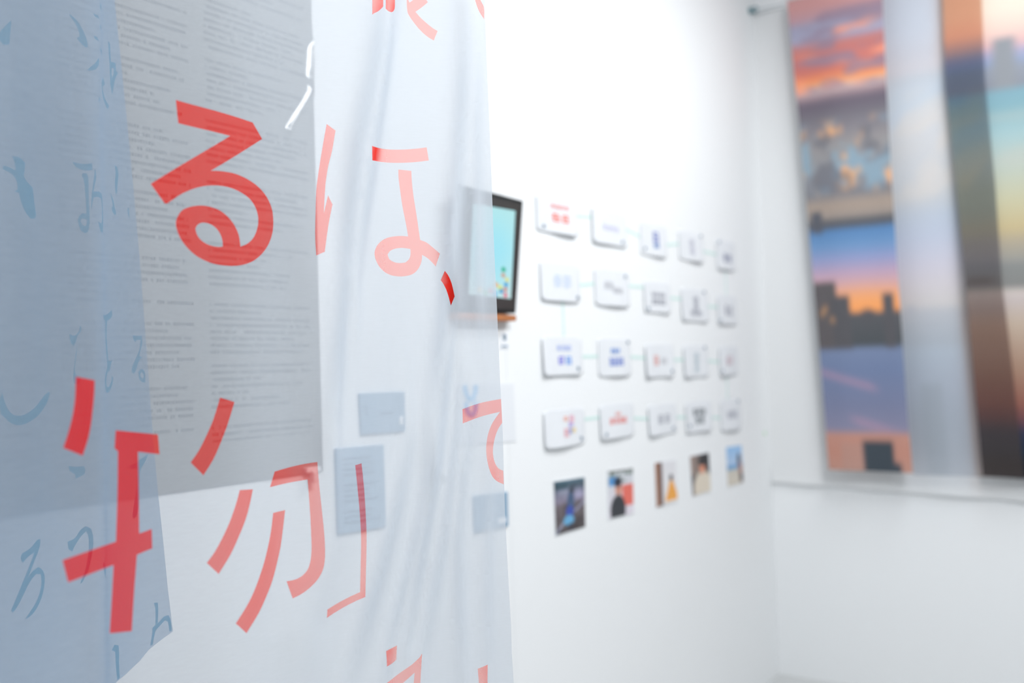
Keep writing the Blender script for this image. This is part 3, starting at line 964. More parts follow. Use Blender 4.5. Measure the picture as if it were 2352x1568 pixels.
def vnoise(x, y):
    xi, yi = np.floor(x).astype(int), np.floor(y).astype(int)
    fx, fy = x - xi, y - yi
    fx, fy = fx * fx * (3 - 2 * fx), fy * fy * (3 - 2 * fy)
    g = lambda a, b: _lat[a % 64, b % 64]
    return (g(xi, yi) * (1 - fx) + g(xi + 1, yi) * fx) * (1 - fy) + (g(xi, yi + 1) * (1 - fx) + g(xi + 1, yi + 1) * fx) * fy


def fbm(x, y, o=4):
    r, a, t = 0, 0.5, 0
    for k in range(o):
        r = r + a * vnoise(x * 2 ** k + 7.3 * k, y * 2 ** k + 3.1 * k); t += a; a *= 0.5
    return r / t


def screen(u, v):
    c = stops(v, [(0, (178, 226, 230)), (0.45, (176, 228, 236)), (1, (196, 226, 228))])
    c = over(c, ell(u, v, 0.55, 0.55, 0.35, 0.35, 0.9) * 0.6, (150, 222, 242))
    for cu, cv, r, col in ((0.78, 0.68, 0.05, (40, 170, 130)), (0.78, 0.745, 0.045, (205, 150, 120)), (0.88, 0.79, 0.045, (225, 215, 120)), (0.86, 0.845, 0.05, (70, 160, 215)),
                           (0.72, 0.885, 0.05, (225, 225, 110)), (0.85, 0.90, 0.05, (205, 140, 130)), (0.75, 0.925, 0.05, (80, 150, 200)), (0.86, 0.965, 0.05, (220, 120, 140)),
                           (0.5, 0.93, 0.05, (215, 130, 150)), (0.38, 0.96, 0.05, (120, 190, 130)), (0.25, 0.93, 0.05, (235, 200, 120)), (0.60, 0.965, 0.05, (100, 170, 220)), (0.62, 0.86, 0.045, (235, 170, 120))):
        c = over(c, ell(u, v, cu, cv, r, r * 0.55), col)
    return c


scq = [hit_x(1090, 467, XT + 0.002), hit_x(1186, 484, XT + 0.002), hit_x(1172, 686, XB + 0.003), hit_x(1075, 676, XB + 0.003)]
base_d = [float((p - tq[0]).dot(tn)) for p in scq]
scq = [p + tn * (0.0016 - d_) for p, d_ in zip(scq, base_d)]
grid_sheet('screen', scq, 40, 70, screen, M['screen'], tb)
# wooden ledge under it
lq0, lq1 = hit_x(1046, 720, XB), hit_x(1180, 727, XB)
bm = bmesh.new()
bm_box(bm, -AX - 0.0005, XB + 0.008, lq0[1], lq1[1], tq[2][2] - 0.019, min(tq[2][2], tq[3][2]) - 0.0045, 0.0015)
lg = from_bm('wooden_ledge', bm, M['wood'])
tag(lg, 'narrow brown wooden ledge under the black tablet', 'ledge')
# small wall label under it
o, q = wall_board('wall_label', [(1149, 760), (1169, 763), (1169, 800), (1149, 801)], 0.002, M['white_mark'],
                  'tiny white wall label with a dark symbol below the tablet', 'label')
mark(o, 'dark_symbol', q, 0.32, 0.66, 0.14, 0.52, M['dot'])
mark(o, 'text_line', q, 0.15, 0.85, 0.80, 0.90, M['grey_text'])
# light green sticker by the corner
q = hit_x(1757, 995, -AX + 0.001)
bm = bmesh.new()
bmesh.ops.create_cone(bm, cap_ends=True, segments=20, radius1=0.007, radius2=0.007, depth=0.0018,
                      matrix=Matrix.Translation((-AX + 0.0006, q[1], q[2])) @ Matrix.Rotation(math.pi / 2, 4, 'Y'))
tag(from_bm('round_sticker', bm, M['green']), 'tiny pale green round sticker in the wall corner', 'sticker')

# ------------------------------------------------------------------ cards
CARDS = [
    [(1236, 1326, 452, 536), (1363, 1440, 480, 562), (1475, 1532, 512, 588), (1563, 1616, 532, 599), (1649, 1690, 552, 620)],
    [(1245, 1334, 602, 692), (1370, 1447, 618, 703), (1483, 1541, 647, 718), (1568, 1627, 662, 738), (1651, 1693, 678, 745)],
    [(1249, 1338, 772, 862), (1378, 1451, 776, 864), (1485, 1548, 789, 866), (1573, 1628, 792, 866), (1655, 1696, 794, 862)],
    [(1253, 1346, 938, 1026), (1381, 1458, 926, 1006), (1492, 1556, 927, 998), (1578, 1635, 921, 992), (1658, 1703, 916, 988)]]
DOTS = [[(1252, 519), (1431, 556), (1485, 570), (1611, 541), (1653, 555)], [(1329, 683), (1438, 635), (1492, 708), (1619, 668), (1656, 735)],
        [(1328, 846), (1446, 786), (1543, 852), (1621, 797), (1660, 852)], [(1338, 1006), (1393, 998), (1549, 983), (1587, 978), (1697, 921)]]
rd, nv, gy = (238, 105, 95), (88, 108, 190), (150, 153, 166)
LOGO = [
    [[(.33, .20, .78, .34, 4, (240, 135, 130)), (.33, .44, .78, .72, 2, (240, 110, 95))], [(.27, .44, .78, .62, 4, (205, 205, 236))],
     [(.40, .24, .70, .60, 1, (105, 120, 190)), (.42, .60, .70, .76, 1, (60, 110, 185))], [(.40, .25, .62, .80, 1, (190, 190, 208))], [(.28, .45, .80, .74, 2, (110, 116, 152))]],
    [[(.28, .30, .76, .66, 2, (198, 214, 250))], [(.24, .34, .50, .56, 2, (178, 180, 188)), (.48, .48, .78, .66, 3, (178, 180, 188))],
     [(.28, .34, .80, .50, 4, (130, 132, 148)), (.28, .55, .80, .74, 4, (112, 116, 132))], [(.45, .24, .64, .68, 1, (140, 144, 160)), (.32, .66, .76, .84, 2, (140, 144, 160))], [(.32, .34, .78, .70, 2, (150, 152, 168))]],
    [[(.34, .22, .72, .38, 3, (160, 180, 240)), (.34, .50, .54, .74, 1, (110, 110, 225)), (.54, .50, .72, .74, 1, (90, 150, 235))], [(.35, .26, .64, .42, 3, (50, 120, 215)), (.30, .50, .74, .74, 4, (60, 100, 205))],
     [(.28, .34, .48, .66, 1, (232, 120, 100)), (.54, .42, .76, .62, 2, (190, 190, 196))], [(.42, .24, .62, .84, 1, (172, 195, 205))], [(.28, .32, .78, .66, 1, (205, 178, 188))]],
    [[(.42, .20, .56, .34, 1, (245, 145, 110)), (.58, .18, .72, .40, 1, (240, 150, 175)), (.54, .36, .70, .52, 1, (170, 150, 225)), (.42, .52, .56, .76, 1, (238, 130, 145)), (.54, .54, .66, .68, 1, (120, 140, 215)), (.64, .52, .76, .66, 1, (245, 205, 90))],
     [(.42, .24, .60, .38, 2, (248, 165, 155)), (.24, .40, .78, .60, 4, (238, 92, 78))], [(.30, .34, .52, .66, 1, gy), (.56, .34, .78, .66, 1, gy)],
     [(.26, .22, .76, .50, 3, (75, 86, 92)), (.34, .50, .70, .76, 2, (60, 74, 80))], [(.28, .36, .78, .64, 3, (160, 163, 178))]]]
WHAT = [['two rows of red characters', 'a pale lavender word', 'a navy blue upright emblem', 'a faint lilac upright word', 'a blurred navy emblem'],
        ['a pale blue word', 'faint grey slanted lettering', 'two dark rows of small lettering', 'a grey upright emblem on a wide base', 'a grey square emblem'],
        ['violet and blue lettering', 'strong blue lettering', 'a red glyph beside a grey one', 'a pale teal upright word', 'a faint pinkish square emblem'],
        ['many-coloured scattered glyphs', 'a wide red word', 'two grey square glyphs', 'a dark charcoal emblem', 'a pale grey wide word']]
ROWN = ['top row', 'second row', 'third row', 'lowest row']
COLN = ['nearest the tablet', 'second', 'third', 'fourth', 'nearest the corner']


def glyph_quads(u0, v0, u1, v1, rnd):
    """a boxy character: a few horizontal and upright strokes"""
    w, h = u1 - u0, v1 - v0
    out = []
    nh = 3 if h > 0.12 else 2
    for k in range(nh):
        vv = v0 + h * (k + 0.15 + 0.1 * rnd.random()) / nh
        a, b = sorted((rnd.uniform(0, 0.25), rnd.uniform(0.75, 1.0)))
        out.append((u0 + w * a, vv, u0 + w * b, vv + h * 0.16))
    for k in range(2):
        uu = u0 + w * (0.12 + 0.55 * k + 0.12 * rnd.random())
        out.append((uu, v0 + h * rnd.uniform(0, 0.15), uu + w * 0.17, v0 + h * rnd.uniform(0.8, 1.0)))
    return out


def round_rect(r, n=5):
    pts = []
    for (cx_, cy_, a0) in ((1 - r, 1 - r, 0), (r, 1 - r, 90), (r, r, 180), (1 - r, r, 270)):
        for k in range(n + 1):
            a = math.radians(a0 + 90 * k / n)
            pts.append((cx_ + r * math.cos(a), cy_ + r * math.sin(a)))
    return pts


RO = round_rect(0.10)
GG = np.stack(np.meshgrid(np.linspace(0.03, 0.97, 11), np.linspace(0.03, 0.97, 11)), -1).reshape(-1, 2)
CV, CF, _ = triangulate(RO, [], GG, 0.06)
rc_ = random.Random(5)
for r in range(4):
    for k in range(5):
        xl, xr, yt, yb = CARDS[r][k]
        X0 = -AX + 0.008
        ym = (yt + yb) / 2
        yL, yR = hit_x(xl, ym, X0)[1], hit_x(xr, ym, X0)[1]
        zT, zB = hit_x((xl + xr) / 2, yt, X0)[2], hit_x((xl + xr) / 2, yb, X0)[2]
        ph, am, lift = rc_.uniform(0, 6.28), rc_.uniform(0.0015, 0.0032), rc_.uniform(0.0025, 0.005)
        twist = rc_.uniform(-0.004, 0.004)

        def surf(u, v, x=0.0):
            """u along the wall, v downwards; the sheet bows away from the wall towards its lower edge"""
            d = 0.003 + lift * (0.35 + 0.65 * v) + am * np.sin(5.2 * u + ph) * (0.4 + 0.8 * v) + twist * (u - 0.5) * (v - 0.2)
            d = np.maximum(d, 0.0025)
            return np.stack([-AX + d + x + 0 * u, yL + (yR - yL) * u, zT + (zB - zT) * v + 0 * u], -1)
        root = empty('card', (-AX, (yL + yR) / 2, (zT + zB) / 2),
                     'white card with %s, %s in the %s' % (WHAT[r][k], COLN[k], ROWN[r]), 'card', 'cards joined by mint tape on the left wall')
        n = len(CV)
        front = surf(CV[:, 0], CV[:, 1])
        back = surf(CV[:, 0], CV[:, 1], -0.0012)
        tri = CF.copy()
        fn_ = np.cross(front[tri[:, 1]] - front[tri[:, 0]], front[tri[:, 2]] - front[tri[:, 0]])
        tri[fn_[:, 0] < 0] = tri[fn_[:, 0] < 0][:, ::-1]
        # rim
        ec = {}
        for t in tri:
            for a, b in ((t[0], t[1]), (t[1], t[2]), (t[2], t[0])):
                ec[(a, b)] = 1
        rim = [(a, b) for (a, b) in ec if (b, a) not in ec]
        fs = [tuple(t) for t in tri] + [tuple(x + n for x in t[::-1]) for t in tri] + [(b, a, a + n, b + n) for a, b in rim]
        pydata('paper', np.vstack([front, back]), fs, M['paper'], root, True)
        # the printed logo, lying on the paper
        for (u0, v0, u1, v1, ncell, colr) in LOGO[r][k]:
            vs, fs, cs = [], [], []
            tall = (v1 - v0) > 1.6 * (u1 - u0)
            cells = []
            if ncell == 1 and tall:
                m_ = 3
                for j in range(m_):
                    cells.append((u0, v0 + (v1 - v0) * (j + 0.05) / m_, u1, v0 + (v1 - v0) * (j + 0.95) / m_))
            else:
                for j in range(ncell):
                    cells.append((u0 + (u1 - u0) * (j + 0.05) / ncell, v0, u0 + (u1 - u0) * (j + 0.95) / ncell, v1))
            for cell in cells:
                for li, (a0, b0, a1, b1) in enumerate(glyph_quads(*cell, rc_)):
                    b = len(vs)
                    uu = np.array([a0, a1, a1, a0]); vv = np.array([b0, b0, b1, b1])
                    vs += list(surf(uu, vv, 0.0006 + 0.00006 * li)); fs.append((b, b + 3, b + 2, b + 1)); cs += [colr] * 4
            lo = pydata('printed_logo', vs, fs, M['print'], root)
            color_attr(lo, lin(np.array(cs) * 0.82 + 238 * 0.18))
        # the dark dot
        dx, dy = DOTS[r][k]
        p = hit_x(dx, dy, X0)
        du = np.clip((p[1] - yL) / (yR - yL), 0.08, 0.92); dv = np.clip((p[2] - zT) / (zB - zT), 0.08, 0.92)
        b0 = surf(np.array([du]), np.array([dv]))[0]
        bm = bmesh.new()
        bmesh.ops.create_cone(bm, cap_ends=True, segments=14, radius1=0.0056, radius2=0.0045, depth=0.004,
                              matrix=Matrix.Translation((b0[0] + 0.0012, b0[1], b0[2])) @ Matrix.Rotation(math.pi / 2, 4, 'Y'))
        from_bm('round_dot', bm, M['dot'], root)

# mint tape between the cards
TAPES = []
hx = [[(1318, 495, 1368, 500), (1434, 524, 1480, 549), (1526, 563, 1570, 559), (1610, 576, 1656, 587)], [(1328, 655, 1377, 650), (1440, 656, 1489, 661), (1535, 683, 1574, 688), (1621, 703, 1657, 706)],
      [(1332, 819, 1384, 818), (1446, 819, 1491, 823), (1542, 826, 1579, 826), (1622, 828, 1661, 832)], [(1340, 963, 1387, 957), (1452, 960, 1498, 962), (1549, 958, 1585, 958), (1629, 958, 1664, 960)]]
PAIR = ['between the two cards nearest the tablet', 'before the middle card', 'after the middle card', 'between the two cards nearest the corner']
for r in range(4):
    for k in range(4):
        TAPES.append((hx[r][k], 'short pale mint tape strip %s of the %s' % (PAIR[k], ROWN[r])))
TAPES += [((1666, 612, 1668, 684), 'upright pale mint tape by the corner, from the top row to the second row'),
          ((1292, 686, 1295, 776), 'upright pale mint tape near the tablet, from the second row to the third row'),
          ((1669, 856, 1671, 922), 'upright pale mint tape by the corner, from the third row to the lowest row')]
for (x0, y0, x1, y1), lab in TAPES:
    a, b = hit_x(x0, y0, -AX), hit_x(x1, y1, -AX)
    t = (b - a) / np.linalg.norm(b - a)
    n = np.cross(t, (1, 0, 0)) * 0.0042
    X1 = np.array([0.0008, 0, 0])
    bm = bmesh.new()
    quad_slab(bm, [a + n + X1, b + n + X1, b - n + X1, a - n + X1], (1, 0, 0), 0.001)
    tag(from_bm('mint_tape', bm, M['mint']), lab, 'tape', 'mint tapes between the cards')


# ------------------------------------------------------------------ photographs under the cards
def ph1(u, v):
    n = fbm(u * 5, v * 6)
    c = stops(v, [(0, (80, 110, 125)), (0.12, (62, 78, 92)), (0.2, (120, 125, 145)), (0.4, (128, 120, 140)), (0.5, (96, 86, 90)), (1, (72, 64, 66))])
    c = c + (n[:, None] - 0.5) * 70
    c = over(c, rect(u, v, 0.0, 0.45, 0.05, 0.16, 0.05) * 0.6, (36, 70, 80))
    c = over(c, sstep(0.05, 0.0, np.abs(v - 0.95 + 0.62 * u - 0.03)) * (u < 0.45), (165, 170, 195))
    c = over(c, sstep(0.05, 0.0, np.abs(v - 0.92 + 0.45 * u)) * (u > 0.6), (150, 152, 178))
    c = over(c, ell(u, v, 0.8, 0.32, 0.16, 0.08, 0.5) * 0.8, (170, 165, 195))
    c = over(c, ell(u, v, 0.55, 0.22, 0.07, 0.06), (28, 36, 48))
    c = over(c, ell(u, v, 0.52, 0.42, 0.12, 0.18), (66, 88, 120))
    c = over(c, ell(u, v, 0.48, 0.62, 0.13, 0.12), (52, 76, 168))
    c = over(c, ell(u, v, 0.44, 0.78, 0.18, 0.10), (98, 168, 210))
    c = over(c, ell(u, v, 0.5, 0.92, 0.10, 0.07), (52, 50, 62))
    return c


def ph2(u, v):
    c = stops(v, [(0, (205, 210, 215)), (1, (225, 216, 226))])
    c = over(c, (fbm(u * 9, v * 12) > 0.52) * rect(u, v, 0, 1, 0, 0.28) * 0.7, (105, 120, 112))
    c = over(c, rect(u, v, 0, 1, 0, 0.035), (100, 92, 84))
    c = over(c, rect(u, v, 0.03, 0.36, 0.14, 0.32, 0.03), (78, 146, 206))
    c = over(c, rect(u, v, 0.55, 1.0, 0.34, 0.80, 0.02) * (v < 0.40 + 0.75 * u - 0.1), (228, 108, 92))
    c = over(c, ell(u, v, 0.40, 0.40, 0.13, 0.17), (205, 140, 118))
    c = over(c, ell(u, v, 0.38, 0.26, 0.15, 0.10), (28, 34, 52))
    c = over(c, ell(u, v, 0.37, 0.86, 0.30, 0.32, 0.12), (38, 40, 48))
    return c


def ph3(u, v):
    c = stops(v, [(0, (226, 226, 230)), (1, (232, 228, 228))])
    c = over(c, rect(u, v, -0.1, 0.20, -0.1, 1.1, 0.02), (172, 128, 104))
    c = over(c, rect(u, v, 0.16, 0.32, -0.1, 1.1, 0.03), (98, 72, 66))
    c = over(c, ell(u, v, 0.74, 0.40, 0.08, 0.08), (52, 52, 58))
    w = 0.06 + 0.26 * np.clip((v - 0.46) / 0.46, 0, 1)
    c = over(c, (1 - sstep(w - 0.03, w + 0.03, np.abs(u - 0.74))) * rect(u, v, 0, 1, 0.46, 0.93, 0.02), (238, 164, 62))
    return c


def ph4(u, v):
    c = stops(u, [(0, (172, 150, 140)), (0.35, (126, 114, 108)), (1, (60, 58, 60))])
    c = over(c, rect(u, v, 0.52, 1.1, -0.1, 0.46, 0.05), (40, 44, 48))
    c = over(c, rect(u, v, -0.1, 0.28, 0.5, 0.95, 0.06) * 0.7, (70, 70, 76))
    c = over(c, ell(u, v, 0.62, 0.86, 0.52, 0.44, 0.15), (222, 210, 192))
    c = over(c, ell(u, v, 0.60, 0.34, 0.16, 0.16), (222, 146, 116))
    c = over(c, ell(u, v, 0.62, 0.19, 0.19, 0.10), (36, 38, 42))
    return c


def ph5(u, v):
    c = stops(v, [(0, (146, 194, 238)), (0.46, (180, 204, 234)), (0.50, (98, 156, 206)), (0.58, (120, 168, 206)), (0.62, (206, 200, 188)), (1, (216, 206, 190))])
    c = over(c, ell(u, v, 0.78, 0.38, 0.11, 0.18), (60, 56, 70))
    c = over(c, ell(u, v, 0.84, 0.62, 0.13, 0.17), (172, 122, 110))
    c = over(c, ell(u, v, 0.88, 0.84, 0.11, 0.14), (66, 52, 60))
    return c


PH = [([(1271, 1105), (1343, 1094), (1345, 1210), (1276, 1231)], ph1, 'photo print of a figure in blue on a dark street crossing, nearest the tablet'),
      ([(1395, 1081), (1454, 1073), (1456, 1178), (1398, 1193)], ph2, 'photo print of a person in black with a cap before a red wall'),
      ([(1503, 1062), (1552, 1055), (1557, 1152), (1507, 1166)], ph3, 'photo print of a small figure in an orange dress beside brown wood'),
      ([(1584, 1047), (1628, 1038), (1633, 1127), (1590, 1140)], ph4, 'photo print of a dark-haired person in a cream sweater'),
      ([(1667, 1026), (1703, 1021), (1708, 1108), (1671, 1118)], ph5, 'photo print of a figure on a beach under blue sky, nearest the corner')]
for px4, fn, lab in PH:
    X = -AX + 0.0025
    q = [hit_x(*p, X) for p in px4]
    ctr = sum(q) / 4; ctr[0] = -AX
    root = empty('photo_print', ctr, lab, 'photograph', 'photo prints under the cards')
    bm = bmesh.new(); quad_slab(bm, q, (1, 0, 0), 0.0027)
    from_bm('mount', bm, M['paper'], root)
    inn = [bilerp(q, a, b) for a, b in ((0.012, 0.012), (0.988, 0.012), (0.988, 0.988), (0.012, 0.988))]
    grid_sheet('picture', inn, 36, 50, fn, M['print'], root, off=np.array([0.0005, 0, 0]))

# ------------------------------------------------------------------ wire and hanging cloths before the end wall
YW = BY - 0.060                       # plane of the wire
w0 = hit_y(1728, 26, YW)
w1 = hit_y(1900, 26 - 0.235 * 172, YW)
slope = (w1[2] - w0[2]) / (w1[0] - w0[0])


def wire_z(x): return w0[2] + slope * (x - w0[0])


bm = bmesh.new()
L_ = RX - w0[0]
ang = math.atan(slope)
mid = Vector(((w0[0] + RX) / 2, YW, wire_z((w0[0] + RX) / 2)))
bmesh.ops.create_cone(bm, cap_ends=True, segments=10, radius1=0.0018, radius2=0.0018, depth=L_ / math.cos(ang),
                      matrix=Matrix.Translation(mid) @ Matrix.Rotation(math.pi / 2 - ang, 4, 'Y'))
tag(from_bm('hanging_wire', bm, M['wire']), 'thin taut wire strung along the end wall, carrying the hanging cloths', 'wire')
hk = empty('wire_hook', (-AX, YW, w0[2]), 'small grey screw hook at the wall corner holding the wire', 'hook')
bm = bmesh.new()
bmesh.ops.create_cone(bm, cap_ends=True, segments=14, radius1=0.014, radius2=0.011, depth=0.012,
                      matrix=Matrix.Translation((-AX + 0.006, YW, w0[2] + 0.004)) @ Matrix.Rotation(math.pi / 2, 4, 'Y'))
from_bm('plate', bm, M['hook'], hk)
bm = bmesh.new()
ring = []
for k in range(18):
    a = 2 * math.pi * k / 18
    ctr = Vector((-AX + 0.022 + 0.010 * math.cos(a), YW, w0[2] + 0.004 + 0.010 * math.sin(a)))
    rad = Vector((math.cos(a), 0, math.sin(a)))
    ring.append([bm.verts.new(ctr + rad * 0.0035 * math.cos(b) + Vector((0, 1, 0)) * 0.0035 * math.sin(b)) for b in [2 * math.pi * j / 8 for j in range(8)]])
for k in range(18):
    for j in range(8):
        a, b = ring[k], ring[(k + 1) % 18]
        bm.faces.new((a[j], b[j], b[(j + 1) % 8], a[(j + 1) % 8]))
bmesh.ops.recalc_face_normals(bm, faces=bm.faces[:])
from_bm('eye', bm, M['hook'], hk, True)


def cloth_banner(name, Yp, left, right, bot, nu, nv, fn, mat, label, wave, parent_hem=True):
    """left/right: edge polylines in the picture, read on the plane Y = Yp; bot: bottom corners; top lies on the wire.
    fn(u, v, py): print colour, py = the picture height the row has at the sheet's own middle"""
    Lp = np.array([hit_y(*p, Yp) for p in left]); Rp = np.array([hit_y(*p, Yp) for p in right])
    bl_, br_ = hit_y(*bot[0], Yp), hit_y(*bot[1], Yp)

    def edge_x(P, z):
        o = np.argsort(P[:, 2])
        zz, xx = P[o, 2], P[o, 0]
        hi = xx[-1] + (xx[-1] - xx[-2]) / (zz[-1] - zz[-2]) * (z - zz[-1])
        lo = xx[0] + (xx[1] - xx[0]) / (zz[1] - zz[0]) * (z - zz[0])
        return np.where(z > zz[-1], hi, np.where(z < zz[0], lo, np.interp(z, zz, xx)))
    xl_t = float(edge_x(Lp, w0[2])); xr_t = float(edge_x(Rp, w0[2]))
    ztl, ztr = wire_z(xl_t), wire_z(xr_t)
    U, V = np.meshgrid(np.linspace(0, 1, nu), np.linspace(0, 1, nv))
    u, v_ = U.ravel(), V.ravel()
    zl = ztl + (bl_[2] - ztl) * v_; zr = ztr + (br_[2] - ztr) * v_
    xl, xr = edge_x(Lp, zl), edge_x(Rp, zr)
    x = xl + (xr - xl) * u
    z = zl + (zr - zl) * u
    y = Yp + wave(u, v_) * np.minimum(1, v_ * 6 + 0.15)
    P = np.stack([x, y, z], 1)
    fs = [(j * nu + i, (j + 1) * nu + i, (j + 1) * nu + i + 1, j * nu + i + 1) for j in range(nv - 1) for i in range(nu - 1)]
    root = empty(name, (float(x.mean()), Yp, float(z.min())), label, 'cloth banner')
    o = pydata('cloth', P, fs, mat, root, True)
    if fn is not None:
        # height in the photograph at this sheet's middle column, for laying out the print
        k = (nu // 2) + np.arange(nv) * nu
        d = (P[k] - CAM) @ R           # world -> camera frame
        py = CY + FPX * d[:, 1] / d[:, 2]
        c = np.clip(fn(u, v_, np.repeat(py, nu)), 0.001, 1).reshape(nv, nu, 3)
        for _ in range(1):             # ink spreads a little in the cloth
            cp = np.pad(c, ((3, 3), (1, 1), (0, 0)), mode='edge')
            c = np.mean([cp[a:a + nv, b:b + nu] for a in range(7) for b in range(3)], axis=0)
        color_attr(o, c.reshape(-1, 3))
    # rolled top hem round the wire
    t0, t1 = np.array([xl_t, YW, ztl]), np.array([xr_t, YW, ztr])
    bm = bmesh.new()
    dv = Vector(t1 - t0)
    bmesh.ops.create_cone(bm, cap_ends=True, segments=12, radius1=0.0045, radius2=0.0045, depth=dv.length,
                          matrix=Matrix.Translation(Vector((t0 + t1) / 2) + Vector((0, Yp - YW, 0))) @ dv.to_track_quat('Z', 'Y').to_matrix().to_4x4())
    from_bm('top_hem', bm, M['backing'], root, True)
    return root


LV = 1.06    # print ink laid on white cloth lit to about this level in the picture


def X_print(u, v, py):
    c = stops(py, [(-60, (205, 160, 160)), (0, (205, 152, 150)), (30, (188, 152, 160)), (45, (160, 158, 180)), (80, (166, 166, 190)), (96, (196, 128, 124)), (120, (200, 122, 116)), (150, (196, 118, 112)), (172, (232, 140, 100)), (186, (236, 168, 122)),
                   (196, (214, 190, 182)), (214, (150, 130, 138)), (230, (108, 100, 112)), (262, (118, 114, 122)), (290, (132, 128, 134)), (330, (150, 146, 146)), (400, (142, 146, 152)), (440, (126, 126, 132)), (465, (166, 150, 138)), (492, (158, 146, 138)), (506, (96, 98, 104)), (520, (92, 96, 104)),
                   (524, (92, 132, 178)), (560, (112, 148, 190)), (595, (150, 156, 194)), (625, (188, 162, 184)), (655, (214, 168, 166)), (690, (238, 168, 122)), (712, (240, 156, 104)), (718, (96, 96, 100)), (794, (84, 88, 92)), (799, (124, 138, 168)), (850, (118, 132, 164)), (930, (126, 132, 160)), (990, (142, 140, 164)), (996, (196, 146, 132)), (1040, (196, 142, 126)), (1090, (192, 148, 134))])
    n1 = fbm(u * 2.2, py / 26.0)
    n2 = fbm(u * 5 + 9, py / 34.0)
    # evening cloud bands
    k = rect(u, py, -1, 2, 20, 200, 0.02)
    c = over(c, k * sstep(0.52, 0.68, n1) * 0.8, (150, 132, 150))
    c = over(c, k * sstep(0.58, 0.74, fbm(u * 1.6 + 3, py / 22.0 + 5)) * 0.9, (246, 158, 130))
    k = sstep(262, 300, py) * (1 - sstep(420, 450, py))
    c = over(c, k * sstep(0.46, 0.60, n2) * 0.9, (140, 164, 180))
    c = over(c, k * sstep(0.56, 0.70, fbm(u * 6 + 20, py / 30.0 + 2)) * 0.95, (228, 172, 128))
    c = over(c, k * sstep(0.56, 0.70, fbm(u * 4 + 40, py / 40.0 + 12)) * 0.7, (112, 112, 120))
    c = over(c, rect(u, py, 0.04, 0.17, 478, 530, 0.02), (94, 96, 104))
    # low sun between the towers
    c = over(c, ell(u, py, 0.62, 715, 0.5, 45, 0.8) * (py < 718) * 0.7, (250, 168, 104))
    g = (94, 93, 97)
    c = over(c, rect(u, py, -0.1, 0.27, 642, 800, 0.012) * (py > 644), (100, 96, 98))
    c = over(c, rect(u, py, 0.2, 0.42, 672, 800, 0.012) * (py > 676), g)
    c = over(c, rect(u, py, 0.80, 0.93, 672, 800, 0.012) * (py > 676), g)
    c = over(c, ell(u, py, 0.62, 724, 0.09, 14), g)
    for a, b in ((0.08, 716), (0.20, 732), (0.12, 705)):
        c = over(c, ell(u, py, a, b, 0.03, 7) * 0.7, (214, 158, 110))
    for a, b, s_ in ((0.15, 862, 1), (0.55, 975, 1)):
        c = over(c, np.exp(-((py - b - 60 * (u - a)) / 9) ** 2) * rect(u, py, a - 0.2, a + 0.5, 800, 990, 0.1) * 0.6, (190, 150, 172))
    c = over(c, rect(u, py, 0.44, 0.80, 1010, 1200, 0.01) * (py > 1012), (72, 80, 88))
    c = over(c, rect(u, py, 0.78, 0.88, 1058, 1200, 0.01) * (py > 1060), (76, 84, 92))
    c = over(c, rect(u, py, 0.18, 0.44, 1018, 1200, 0.01) * (py > 1018) * 0.5, (184, 150, 140))
    return lin(np.clip(c, 0, 255)) / LV


def Y_print(u, v, py):
    c = stops(py, [(-100, (206, 212, 224)), (60, (200, 206, 218)), (110, (200, 200, 208)), (150, (208, 203, 208)), (175, (186, 198, 208)), (195, (196, 208, 220)), (260, (200, 208, 220)), (330, (205, 205, 208)), (400, (200, 203, 208)), (450, (190, 196, 204)), (490, (184, 196, 214)), (540, (194, 200, 218)), (600, (212, 206, 218)), (650, (218, 210, 212)), (695, (216, 210, 206)), (712, (180, 186, 196)), (785, (174, 182, 192)), (800, (180, 192, 206)), (860, (174, 182, 196)), (960, (168, 176, 188)), (1090, (172, 178, 188))])
    n = fbm(u * 2.5, py / 60.0 + u * 2)
    k = sstep(180, 240, py) * (1 - sstep(430, 470, py))
    c = over(c, k * sstep(0.5, 0.68, n) * 0.8, (222, 212, 204))
    c = over(c, rect(u, py, 0.14, 0.34, 880, 1200, 0.03) * sstep(860, 890, py), (158, 166, 176))
    c = over(c, rect(u, py, 0.06, 0.14, 695, 720, 0.02) * (py > 697), (178, 184, 196))
    # ink over the right part is heavier and warmer, as where the sunset photograph runs on
    k = sstep(0.55, 0.62, u)
    c = c * (1 - 0.33 * k[:, None])
    c = over(c, k * (1 - sstep(90, 140, py)) * 0.9, (206, 150, 122))
    c = over(c, k * sstep(130, 160, py) * (1 - sstep(200, 260, py)) * 0.6, (112, 120, 142))
    c = over(c, k * sstep(640, 760, py) * 0.5, (178, 136, 118))
    return (lin(np.clip(c, 0, 255)) / 0.85) ** 0.48


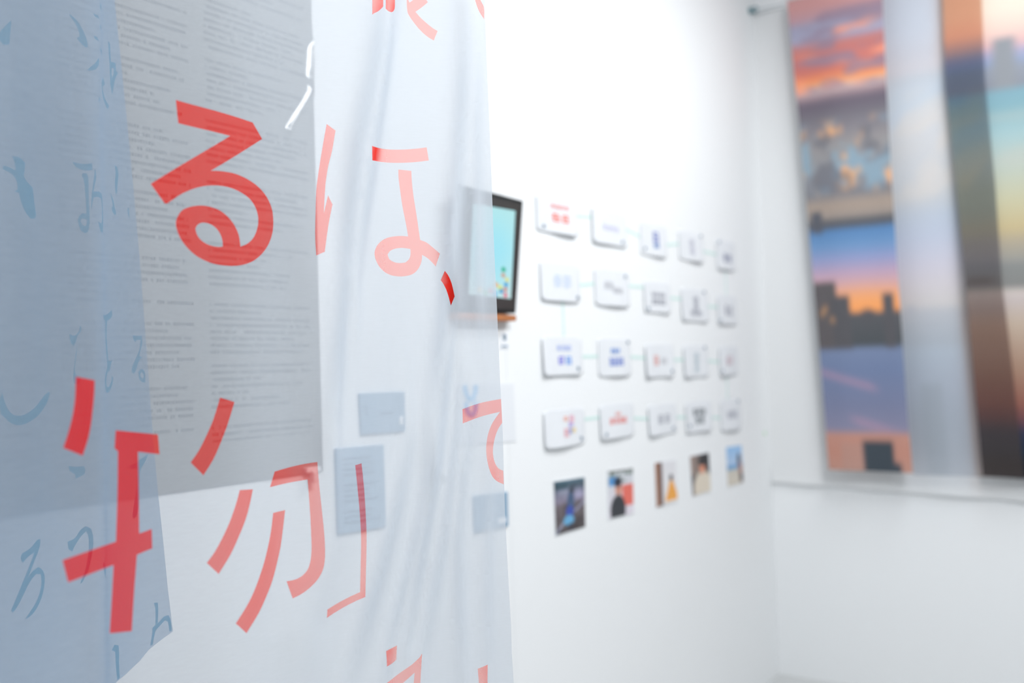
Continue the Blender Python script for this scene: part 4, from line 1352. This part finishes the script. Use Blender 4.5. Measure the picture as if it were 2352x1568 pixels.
def Z_print(u, v, py):
    c = stops(py, [(-120, (244, 232, 214)), (0, (242, 226, 210)), (50, (238, 208, 196)), (85, (224, 184, 184)), (100, (180, 172, 196)), (122, (150, 164, 194)), (140, (152, 158, 170)), (186, (144, 148, 158)), (192, (134, 172, 186)), (235, (140, 178, 188)), (290, (168, 198, 202)), (360, (192, 204, 196)), (450, (208, 204, 172)), (515, (210, 192, 150)), (545, (190, 178, 156)), (590, (168, 166, 160)), (600, (150, 152, 150)), (655, (146, 146, 144)), (662, (226, 214, 206)), (680, (212, 200, 198)), (740, (208, 188, 170)), (850, (180, 146, 126)), (930, (158, 106, 94)), (965, (124, 84, 88)), (1000, (62, 66, 88)), (1040, (48, 60, 78)), (1075, (46, 48, 56)), (1110, (46, 48, 56))])
    c = over(c, rect(u, py, 0.25, 0.36, 70, 190, 0.01) * (py > 66), (150, 154, 160))
    c = over(c, rect(u, py, 0, 0.16, 625, 650, 0.04) * np.exp(-((py - 636) / 8) ** 2), (112, 98, 92))
    c = over(c, sstep(0.5, 0.66, fbm(u * 3 + 4, py / 50.0 + 30)) * sstep(220, 260, py) * (1 - sstep(400, 470, py)) * 0.25, (206, 200, 186))
    return lin(np.clip(c, 0, 255)) / 1.3


cloth_banner('white_backing_cloth', BY - 0.016, [(1712, 32), (1738, 600), (1772, 1106)], [(3000, -330), (3000, 1170)], [(1772, 1106), (2980, 1200)], 60, 50, None, M['backing'],
             'wide plain white cloth hung on the wire behind the printed banners', lambda u, v: 0.0025 * np.sin(u * 40 + v))
cloth_banner('printed_banner', BY - 0.066, [(2163, -78), (2172, 200), (2195, 420), (2215, 620), (2235, 850), (2257, 1093)], [(2640, -190), (2660, 400), (2690, 1112)], [(2257, 1093), (2690, 1122)], 60, 420, Z_print, M['cloth_print'],
             'printed cloth banner of a teal and yellow evening sky, furthest from the wall corner', lambda u, v: 0.003 * np.sin(u * 14 + 2 * v))
cloth_banner('printed_banner', BY - 0.082, [(2027, -45), (2034, 140), (2049, 400), (2063, 620), (2076, 800), (2086, 950), (2098, 1090)], [(2252, -98), (2263, 180), (2286, 420), (2301, 640), (2326, 850), (2352, 1098)], [(2098, 1090), (2352, 1098)], 60, 420, Y_print, M['sheer_print'],
             'pale see-through printed banner of a faded city sky, overlapping its neighbour', lambda u, v: 0.003 * np.sin(u * 10 + 3 * v + 1))
cloth_banner('printed_banner', BY - 0.094, [(1808, 6), (1835, 280), (1860, 560), (1885, 850), (1903, 1078)], [(2025, -45), (2033, 140), (2048, 400), (2062, 620), (2075, 800), (2085, 950), (2097, 1085)], [(1903, 1078), (2097, 1086)], 60, 460, X_print, M['cloth_print'],
             'printed cloth banner of sunset clouds over city towers, nearest the wall corner', lambda u, v: 0.004 * np.sin(u * 9 + 2.5 * v))
